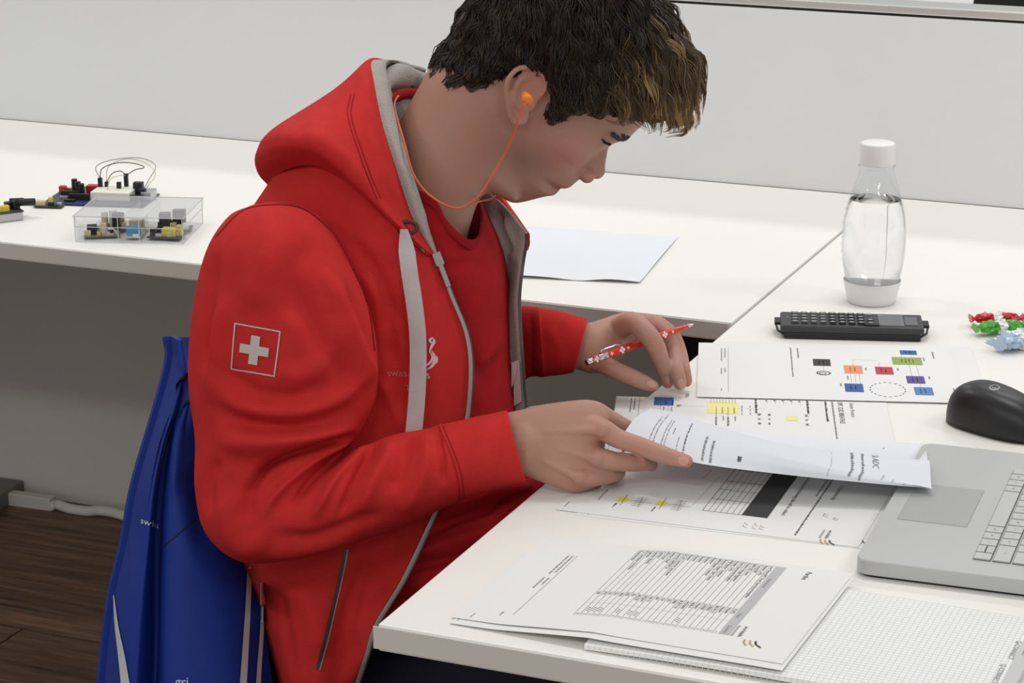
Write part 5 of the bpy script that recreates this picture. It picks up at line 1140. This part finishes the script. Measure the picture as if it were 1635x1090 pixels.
while cnt < 1150:
    v = rh_.standard_normal(3); v /= np.linalg.norm(v)
    if v[2] < -.95 or (v[1] > .5 and rh_.random() < .75): continue
    q = HC+v*.09; q = HC+(q-HC)/rad_e(q)*(.985+.02*rh_.random())
    if not above(q)[0] or near_ear(q) or (q[0] > .086 and q[2] < .085): continue
    fr = q[0] > .03 and q[2] > .065; tp = float(np.clip((q[2]-.02)/.08, 0, 1)); frn_ = float(np.clip((q[0]+.01)/.09, 0, 1))
    P = lockpath(q, int(rh_.integers(9, 15)) if tp > .3 else int(rh_.integers(5, 9)), .0075 if tp > .3 else .0055, rh_, .001+.010*tp*rh_.random()+(.008*rh_.random() if fr else 0), 1.0 if fr else 0, rh_.uniform(.060, .092))
    if len(P) < 3: continue
    if np.any((P[:, 2] < ez_+.031) & (P[:, 0] > .07) & (P[:, 0] < fx(P[:, 2])+.010)): continue
    cnt += 1; Q = crom(P, m_); T, N, B = frames(Q); k = 12; u = np.linspace(0, 1, m_)
    gold = frn_*tp; clumpgold = rh_.random() < .06+.30*gold
    for s in range(k):
        a, b_ = rh_.standard_normal(2)*np.array([.0030, .0017]); sp = np.clip(np.sin(u*2.9+.25), .2, 1); wv = .0009*np.sin(u*rh_.uniform(8, 18)+rh_.uniform(0, 6.28))
        nr_ = (Q-HC)/HR**2; nr_ /= np.linalg.norm(nr_, axis=1)[:, None]; tt = np.cross(T, nr_); tt /= np.linalg.norm(tt, axis=1)[:, None]+1e-9
        W = Q+tt*(a*sp+wv)[:, None]+nr_*(abs(b_)*sp+wv*.7)[:, None]
        cutk = rh_.uniform(.78, 1); W = crom(W[:max(4, int(m_*cutk))], m_)
        WW.append(HO+W@np.array([HX, HY, HZ])); RR_.append(rh_.uniform(.00045, .0009)*np.clip(np.sin(np.linspace(.7, 3.08, m_)), .15, 1))
        g = (rh_.uniform(.5, 1) if clumpgold else rh_.random()**3*.55)*(.15+.85*gold); c = dark*(1-.5*gold)+mid*.5*gold; c = c*(1-g)+gl*g
        CC.append(c[None]*(.85+.3*u[:, None]*gold)+gl[None]*(.22*gold*u[:, None]**2))
Vt, Ft = tubes(np.array(WW), np.array(RR_), 4); lc = np.repeat(np.concatenate(CC), 4, 0)
mh = bpy.data.materials.new('hair_strands'); mh.use_nodes = True; nt = mh.node_tree; b = nt.nodes['Principled BSDF']; va = nt.nodes.new('ShaderNodeVertexColor'); va.layer_name = 'hair'; nt.links.new(va.outputs['Color'], b.inputs['Base Color']); b.inputs['Roughness'].default_value = .45; b.inputs['Specular IOR Level'].default_value = .4
hair = obj('hair', V, F, mat('hair_cap', S(26, 21, 18), .75), person, True)
lo_ = obj('hair_locks', Vt, Ft, mh, hair, True); tag(lo_, kind='stuff')
at = lo_.data.color_attributes.new('hair', 'FLOAT_COLOR', 'POINT'); at.data.foreach_set('color', np.concatenate([lc, np.ones((len(lc), 1))], 1).astype(np.float32).ravel())

# ---------------------------------------------------------------- corded ear plugs
M_plug = mat('plug_orange', S(236, 128, 30), .45); M_pc = mat('plug_cord', S(214, 104, 78), .6)
ep = thing('corded_ear_plugs', U(738, 332, 2.40), 'orange ear plug in his ear with a thin orange cord looping under the chin', 'ear plugs')
pc = U(843, 160, 2.366); ax = -HY*.9+HX*.25+HZ*.1; ax /= np.linalg.norm(ax)
pr_ = [(0, .0052), (.004, .0056), (.006, .0050), (.0075, .0036), (.008, .0001)]; s1 = np.cross(ax, HZ); s1 /= np.linalg.norm(s1); s2_ = np.cross(ax, s1)
R_ = np.array([[pc-ax*.006+ax*h+(s1*math.cos(t)+s2_*math.sin(t))*r for t in np.linspace(0, 6.283, 20, endpoint=False)] for h, r in [(-.012, .004)]+pr_]); V_, F_ = rings_mesh(R_); obj('plug', V_, F_, M_plug, ep, True)
cpts = [(838, 166, 2.338), (832, 178, 2.345), (826, 196, 2.352), (817, 222, 2.372), (802, 252, 2.39), (780, 290, 2.40), (762, 315, 2.405), (745, 328, 2.412), (732, 332, 2.412), (715, 329, 2.412), (695, 318, 2.412), (678, 304, 2.414), (664, 285, 2.412), (655, 264, 2.41), (649, 240, 2.41), (641, 212, 2.42), (633, 185, 2.44), (630, 165, 2.47), (638, 152, 2.51), (655, 150, 2.56)]
MB().tube(crom([U(*q) for q in cpts], 160), .00115, 7).build('cord', M_pc, ep, True)
MB().tube(crom([U(*q) for q in [(738, 331, 2.414), (752, 326, 2.44), (768, 321, 2.48), (785, 316, 2.53), (800, 300, 2.58), (815, 250, 2.60)]], 60), .0010, 7).build('cord', M_pc, ep, True)

# ---------------------------------------------------------------- pen
pa, pb = U(936, 578.5, 2.583), U(1108, 517, 2.676); pd_ = pb-pa; pl_ = np.linalg.norm(pd_); pd_ /= pl_
pn = thing('ballpoint_pen', (pa+pb)/2, 'red ballpoint pen with white crosses and chrome clip held in the left hand', 'pen')
M_pen = mat('pen_red', S(206, 48, 38), .3); PT, PN, PB = frames(np.array([pa, pb]))
def pp(u): return pa+pd_*pl_*u
MB().tube([pp(u) for u in (.05, .06, .15, .5, .74, .80, .90, .955, .957)], [.0036, .0042, .0044, .0044, .0043, .0040, .0028, .0016, .0005], 8).build('barrel', M_pen, pn)
MB().tube([pp(0), pp(.004), pp(.05), pp(.055)], [.0026, .0033, .0034, .003], 16).build('push_button', M_chrome, pn, True)
MB().tube([pp(.94), pp(.97), pp(.99), pp(1.0)], [.0022, .0017, .0010, .0004], 14).build('tip', M_chrome, pn, True)
upn = Uv-pd_*(Uv@pd_); upn /= np.linalg.norm(upn); frn = np.cross(pd_, upn); frn = frn if frn@Fv < 0 else -frn
cl_ = MB(); cl_.box(pp(.135)+frn*.0046+upn*.001, (.013, .006, .0016), axes=np.array([pd_, upn, frn]), bev=.0004); cl_.tube([pp(.13)+upn*.004, pp(.15)+upn*.0068, pp(.28)+upn*.0072, pp(.33)+upn*.0066, pp(.335)+upn*.005], .0011, 8); cl_.build('clip', M_chrome, pn, True)
M_px = mat('pen_white', S(236, 232, 228), .4)
for u, s in ((.075, .0034), (.21, .0018), (.305, .0036), (.36, .0016), (.70, .0036), (.775, .0016), (.62, .002)):
    cx2 = MB(); c = pp(u)+frn*.0043+upn*.0006
    for a_, b_ in ((.34, 1), (1, .34)):
        cx2.box(c, (2*s*a_, 2*s*b_, .0010), axes=np.array([pd_, upn, frn]))
    cx2.build('cross_print', M_px, pn)
# ================================================================ chair with the blue jacket
ch = thing('office_chair', (-1.2, 2.21, 0), 'black office chair under the seated man, blue jacket over its back', 'chair')
MB().box((-1.12, 2.21, .375), (.46, .44, .055), bev=.02).build('seat', mat('seat_fabric', S(30, 30, 33), .9), ch)
MB().box((-1.305, 2.31, .585), (.04, .25, .31), bev=.018).build('backrest', mat('seat_fabric', S(30, 30, 33), .9), ch)
MB().tube(crom([(-1.25, 2.25, .34), (-1.34, 2.26, .35), (-1.36, 2.27, .45), (-1.345, 2.27, .60)], 16), .018, 10).build('back_bracket', M_dgrey, ch, True)
MB().tube([(-1.12, 2.21, .35), (-1.12, 2.21, .10)], .026, 14).build('gas_column', M_dgrey, ch, True)
for k in range(5):
    a = 2*math.pi*k/5+.5; e_ = (-1.12+.26*math.cos(a), 2.21+.26*math.sin(a), .075)
    MB().tube([(-1.12, 2.21, .10), e_], [.024, .016], 10).build('base_arm', M_dgrey, ch, True)
    w_ = MB(); w_.tube([(e_[0]-.012*math.sin(a), e_[1]+.012*math.cos(a), .031), (e_[0]+.012*math.sin(a), e_[1]-.012*math.cos(a), .031)], .028, 18); w_.build('castor', M_black, ch)
M_blue = mat('jacket_blue', S(13, 45, 132), .62, bump=.12, bscale=700, var=.04, vscale=40, spec=.35); M_blin = mat('jacket_lining', S(22, 24, 36), .8); M_refl = mat('reflective_stripe', S(196, 198, 198), .5)
jk = thing('jacket', U(300, 800, 2.5), 'blue sports jacket with grey stripes hung over the chair back', 'jacket')
jc = [
    [(271, 536, 2.545), (276, 538, 2.51), (284, 543, 2.492), (292, 548, 2.49), (300, 556, 2.488), (312, 568, 2.49), (325, 585, 2.51), (345, 610, 2.57)],
    [(274, 572, 2.545), (281, 580, 2.50), (290, 590, 2.478), (298, 596, 2.477), (306, 602, 2.474), (318, 606, 2.48), (332, 620, 2.51), (352, 650, 2.57)],
    [(257, 640, 2.545), (266, 646, 2.50), (277, 650, 2.472), (287, 652, 2.480), (299, 652, 2.474), (314, 652, 2.482), (332, 660, 2.51), (356, 690, 2.57)],
    [(238, 705, 2.545), (247, 708, 2.495), (259, 710, 2.465), (269, 711, 2.484), (283, 710, 2.466), (304, 712, 2.475), (328, 716, 2.50), (360, 740, 2.56)],
    [(217, 780, 2.545), (228, 782, 2.49), (244, 785, 2.458), (257, 787, 2.484), (270, 787, 2.460), (297, 788, 2.462), (328, 790, 2.49), (366, 800, 2.55)],
    [(201, 868, 2.545), (214, 872, 2.485), (235, 875, 2.452), (252, 878, 2.484), (266, 878, 2.455), (305, 880, 2.452), (350, 884, 2.475), (396, 890, 2.53)],
    [(181, 955, 2.545), (198, 960, 2.48), (226, 965, 2.448), (249, 968, 2.484), (264, 968, 2.452), (315, 970, 2.45), (370, 974, 2.47), (418, 980, 2.52)],
    [(166, 1080, 2.545), (185, 1084, 2.48), (217, 1090, 2.446), (247, 1093, 2.484), (263, 1093, 2.45), (325, 1094, 2.448), (385, 1096, 2.468), (436, 1100, 2.52)],
    [(158, 1190, 2.545), (180, 1194, 2.48), (214, 1198, 2.45), (246, 1200, 2.484), (263, 1200, 2.452), (330, 1200, 2.45), (392, 1200, 2.472), (445, 1205, 2.52)]]
jo, jA = skin_sheet('near_side', jc, 120, 130, [M_blue, M_blin], jk, .005, [
    (((268, 700), (257, 790), (251, 880), (248, 1090)), 3, -.006), (((290, 640), (282, 720), (276, 800)), 8, .004), (((300, 740), (320, 800), (330, 880)), 18, -.006), (((216, 860), (205, 960), (195, 1080)), 10, .004), (((284, 580), (300, 640), (296, 700)), 6, -.004)])
# far side of the jacket, wrapped round the back of the chair
wr_ = [[row[0], (row[0][0]-4, row[0][1]+2, 2.60), (row[0][0]+10, row[0][1]+2, 2.72), (row[0][0]+60, row[0][1]+4, 2.80), (row[0][0]+110, row[0][1]+12, 2.80)] for row in jc]
skin_sheet('far_side', wr_, 40, 40, [M_blue, M_blue], jk, .005)
bvj = world_bvh(jo)
def jst(poly, w0, w1, name):
    P = crom(poly, 40); T = np.gradient(P, axis=0); T /= np.linalg.norm(T, axis=1)[:, None]; nq = np.stack([-T[:, 1], T[:, 0]], 1)*np.linspace(w0, w1, 40)[:, None]/2
    q = stick(bvj, np.concatenate([P+nq, P-nq]), .0012); return obj(name, q, [(i, i+1, 41+i, 40+i) for i in range(39)], M_refl, jk, True)
jst(((183, 950), (188, 1000), (196, 1050), (204, 1110)), 1.5, 15, 'stripe'); jst(((397, 905), (395, 960), (391, 1030), (386, 1110)), 7, 11, 'stripe'); jst(((418, 930), (417, 1000), (413, 1060), (410, 1110)), 5, 8, 'stripe')
seam(bvj, ((262, 872), (285, 852), (312, 828)), 2, 'jacket_seam', jk, M_blin)
M_jp = mat('jacket_print', S(206, 214, 226), .6)
print_on(bvj, 'swiss', 226, 835, .95, .30, 14, M_jp, jk, vx=-.08, vy=1.0)
print_on(bvj, 'gri', 280, 1094, .99, .05, 21, M_jp, jk, vx=0, vy=1.0)

# ================================================================ electronics on the rear desk
M_pcb = mat('pcb_navy', S(34, 44, 84), .4); M_pcbd = mat('pcb_dark', S(58, 62, 60), .45); M_pcbg = mat('pcb_olive', S(104, 112, 88), .45); M_cream = mat('breadboard_cream', S(232, 230, 218), .5); M_yel = mat('part_yellow', S(214, 188, 66), .45); M_redp = mat('part_red', S(182, 52, 52), .4); M_sil = mat('part_silver', S(186, 188, 190), .3, .7); M_bei = mat('part_beige', S(204, 192, 164), .5)
def axes_(a): return np.array([[math.cos(a), math.sin(a), 0], [-math.sin(a), math.cos(a), 0], [0, 0, 1.]])
def board(name, c, ang, w, d, m, label, parts, z0=.7415):
    A_ = axes_(ang); c = np.array([c[0], c[1], z0]); t = thing(name, c, label, 'circuit board', 'circuit boards on the rear desk')
    MB().box(c+ez*.0008, (w, d, .0016), axes=A_).build('board', m, t)
    for nm, x, y, sx, sy, sz, mm in parts:
        if sz < 0: MB().tube([c+A_.T@np.array([x, y, .0016]), c+A_.T@np.array([x, y, .0016-sz])], sx/2, 12).build(nm, mm, t)
        else: MB().box(c+A_.T@np.array([x, y, .0016+sz/2]), (sx, sy, sz), axes=A_, bev=min(sx, sy, sz)*.08).build(nm, mm, t)
    return t, c, A_
ga_ = math.radians(14)
pL = PZ(94, 309); pBt = PZ(123, 330)
c0_ = pL+np.array([math.cos(ga_), math.sin(ga_), 0])*.078+np.array([math.sin(ga_), -math.cos(ga_), 0])*.033
t1, c1, A1 = board('development_board', c0_, ga_-.0, .155, .085, M_pcb, 'navy circuit board with looping jumper wires behind the clear box', [
    ('switch', -.070, .030, .010, .010, .010, M_redp), ('switch', -.062, .034, .008, .008, .006, M_redp),
    ('capacitor', -.050, .026, .009, 0, -.022, M_black), ('capacitor', -.042, .018, .009, 0, -.020, M_black), ('capacitor', -.034, .010, .009, 0, -.019, M_black),
    ('pin_header', -.048, .004, .030, .006, .009, M_black), ('pin_header', -.03, -.012, .030, .006, .009, M_black), ('chip', -.056, -.006, .012, .008, .003, M_sil), ('chip', -.04, -.026, .016, .008, .003, M_black),
    ('display', -.022, .032, .026, .014, .012, M_cream), ('display_window', -.022, .0318, .020, .0144, .0125, M_redp),
    ('breadboard', .018, .008, .060, .045, .0125, M_cream), ('pin_header', -.008, .022, .006, .006, .026, M_black), ('pin_header', .001, .024, .005, .005, .020, M_black), ('pin_header', .03, .030, .006, .005, .032, M_black), ('pin_header', .023, .016, .006, .006, .022, M_black),
    ('relay', .052, .020, .014, .012, .022, M_black), ('relay', .063, .004, .010, .010, .016, M_black), ('usb_socket', .070, .012, .016, .03, .012, M_sil), ('pin_header', .05, -.01, .03, .005, .009, M_black)])
def wires(t, c, A_, L, r=.0007):
    for m_, pts in L: MB().tube(crom([c+A_.T@np.array(p) for p in pts], 30), r, 6).build('jumper_wire', m_, t, True)
M_wg = mat('wire_grey', S(150, 152, 148), .5); M_wy = mat('wire_pale', S(206, 208, 178), .5); M_wb = mat('wire_black', S(52, 54, 52), .5)
wires(t1, c1, A1, [(M_wb, [(-.008, .022, .026), (-.004, .024, .042), (.02, .03, .050), (.045, .035, .048), (.058, .034, .043), (.045, .03, .040), (.032, .03, .032)]), (M_wg, [(-.008, .022, .026), (-.014, .024, .044), (.01, .03, .054), (.05, .04, .056), (.075, .036, .046), (.07, .02, .030), (.062, .012, .014)]), (M_wy, [(.001, .024, .02), (.004, .03, .044), (.03, .04, .054), (.06, .034, .05), (.078, .024, .036), (.068, .01, .018)]), (M_wb, [(.001, .024, .02), (.010, .026, .034), (.024, .026, .038), (.03, .030, .030)]), (M_wy, [(.01, .0, .014), (.014, .004, .03), (.024, .012, .034), (.03, .03, .031)])])
pS = PZ(79, 331)
board('sensor_board', pS, math.radians(16), .042, .018, M_pcbd, 'small bare circuit board with a yellow part left of the clear box', [('terminal', -.013, .001, .016, .010, .007, M_bei), ('terminal', -.022, .004, .010, .006, .004, M_pcbd), ('yellow_part', .002, .002, .006, .005, .012, M_yel), ('chip', .003, -.002, .008, .006, .005, M_black), ('chip', .015, .002, .007, .006, .004, M_sil), ('chip', .011, -.005, .006, .004, .002, M_black)])
pE = PZ(-8, 352)
tE, cE, AE = board('power_module', pE, math.radians(52), .075, .040, M_pcbd, 'circuit board on a silver tray at the left edge of the rear desk', [('yellow_part', .012, -.008, .014, .010, .008, M_yel), ('chip', -.004, .006, .016, .012, .006, M_pcbg), ('yellow_part', .0, -.012, .010, .006, .006, M_yel), ('coil', .022, .004, .010, .010, .010, M_black), ('coil', .031, -.004, .010, .010, .012, M_black)], .7528)
MB().box(cE+ez*-.0062, (.073, .038, .012), axes=AE, bev=.001).build('tray', M_sil, tE)
MB().tube([cE+AE.T@np.array([.030, -.006, .012]), cE+AE.T@np.array([.058, -.010, .010])], .0055, 14).build('plug', M_black, tE, True)
MB().tube([cE+AE.T@np.array([.026, .008, .011]), cE+AE.T@np.array([.046, .006, .010])], .0045, 14).build('plug', M_black, tE, True)

# ---- clear box with parts
M_clear = clear('clear_acrylic', (.975, .977, .98)); M_lid = clear('clear_acrylic_lid', (.96, .962, .966), .1, .16); M_cedge = mat('acrylic_edge', S(206, 208, 210), .2, spec=.6, alpha=.55)
b0 = PZ(121, 386, .74); b1 = PZ(292, 390, .74); ba_ = math.atan2(*(b1-b0)[1::-1]); BL_ = np.linalg.norm(b1-b0); BWd = .122; BHt = .037; AB = axes_(ba_)
cbx = thing('clear_parts_box', b0+AB.T@np.array([BL_/2, BWd/2, 0]), 'clear plastic lidded box holding small circuit boards on the rear desk', 'box')
def BP(x, y, z): return b0+AB.T@np.array([x, y, z])
def wall(n, c, s, m=M_clear): MB().box(BP(*c), s, axes=AB).build(n, m, cbx)
w2 = .0016
wall('bottom', (BL_/2, BWd/2, .001), (BL_, BWd, w2)); wall('side', (BL_/2, w2/2, BHt*.3), (BL_, w2, BHt*.58)); wall('side', (BL_/2, BWd-w2/2, BHt*.3), (BL_, w2, BHt*.58)); wall('side', (w2/2, BWd/2, BHt*.3), (w2, BWd-.004, BHt*.58)); wall('side', (BL_-w2/2, BWd/2, BHt*.3), (w2, BWd-.004, BHt*.58))
wall('lid_top', (BL_/2, BWd/2, BHt), (BL_+.004, BWd+.004, w2), M_lid); wall('lid_rim', (BL_/2, -.001, BHt*.79), (BL_+.004, w2, BHt*.40)); wall('lid_rim', (BL_/2, BWd+.001, BHt*.79), (BL_+.004, w2, BHt*.40)); wall('lid_rim', (-.001, BWd/2, BHt*.79), (w2, BWd, BHt*.40)); wall('lid_rim', (BL_+.001, BWd/2, BHt*.79), (w2, BWd, BHt*.40))
for x in (.062, .092): wall('partition', (x, BWd/2, BHt*.45), (w2, BWd-.006, BHt*.8))
wall('latch', (.077, -.003, BHt*.55), (.030, .002, BHt*.95))
eg = MB()
for (p, q) in (((0, 0, 0), (BL_, 0, 0)), ((0, 0, 0), (0, 0, BHt)), ((BL_, 0, 0), (BL_, 0, BHt)), ((-.002, -.002, BHt), (BL_+.002, -.002, BHt)), ((BL_+.002, -.002, BHt), (BL_+.002, BWd+.002, BHt)), ((-.002, -.002, BHt), (-.002, BWd+.002, BHt)), ((-.002, BWd+.002, BHt), (BL_+.002, BWd+.002, BHt)), ((BL_, BWd, 0), (BL_, BWd, BHt)), ((0, -.002, BHt*.6), (BL_, -.002, BHt*.6)), ((BL_, 0, BHt*.6), (BL_, BWd, BHt*.6)), ((BL_, 0, 0), (BL_, BWd, 0)), ((.062, -.004, .002), (.062, -.004, BHt)), ((.092, -.004, .002), (.092, -.004, BHt))): eg.tube([BP(*p), BP(*q)], .0007, 5)
tag(eg.build('edges', M_cedge, cbx), kind='stuff')
r6 = np.random.default_rng(21)
def inbox(x, y, ang, w, d_, m, lab, parts):
    c = BP(x, y, 0); parts = parts+[(('chip', 'resistor', 'header')[k % 3], r6.uniform(-.42, .42)*w, r6.uniform(-.42, .42)*d_, r6.uniform(.004, .010), r6.uniform(.003, .007), r6.uniform(.003, .010), (M_cream, M_black, M_yel, M_bei, M_sil)[k % 5]) for k in range(10)]
    board('circuit_board', c, ba_+ang, w, d_, m, lab, parts, .7432)
inbox(.030, .030, .25, .050, .026, M_pcbg, 'olive board with a white knob in the left cell of the clear box', [('relay', -.014, .002, .014, .012, .013, M_black), ('knob', .0, .004, .010, 0, -.012, M_cream), ('knob', .002, -.004, .009, 0, -.016, M_bei), ('terminal', .014, -.002, .014, .012, .006, M_bei), ('chip', .010, -.009, .012, .004, .003, M_sil)])
inbox(.034, .068, -.2, .046, .026, M_pcbd, 'dark board behind the olive board in the clear box', [('knob', -.010, -.002, .010, 0, -.022, M_bei), ('relay', .010, .0, .014, .012, .022, M_black), ('knob', .0, .004, .011, 0, -.024, M_cream)])
inbox(.076, .045, .05, .022, .060, M_bei, 'beige board with a blue label in the middle cell of the clear box', [('blue_label', 0, -.022, .020, .004, .014, mat('label_blue', S(86, 156, 206), .5)), ('block', 0, .0, .020, .012, .018, M_bei), ('chip', .004, -.029, .008, .004, .004, M_cream)])
inbox(.122, .030, -.12, .048, .030, M_pcbd, 'board with yellow parts in the right cell of the clear box', [('yellow_part', .006, -.003, .020, .012, .012, M_yel), ('chip', -.012, .004, .012, .010, .008, M_black), ('chip', -.008, -.008, .010, .006, .004, M_sil), ('yellow_part', .018, .004, .008, .010, .014, M_yel), ('coil', -.018, -.004, .007, .007, .010, M_black)])
inbox(.122, .074, .1, .050, .030, M_pcbd, 'dark board at the back of the right cell of the clear box', [('relay', -.012, 0, .016, .014, .022, M_pcbd), ('relay', .008, .002, .018, .012, .026, M_black), ('chip', .016, -.006, .010, .008, .006, M_cream)])
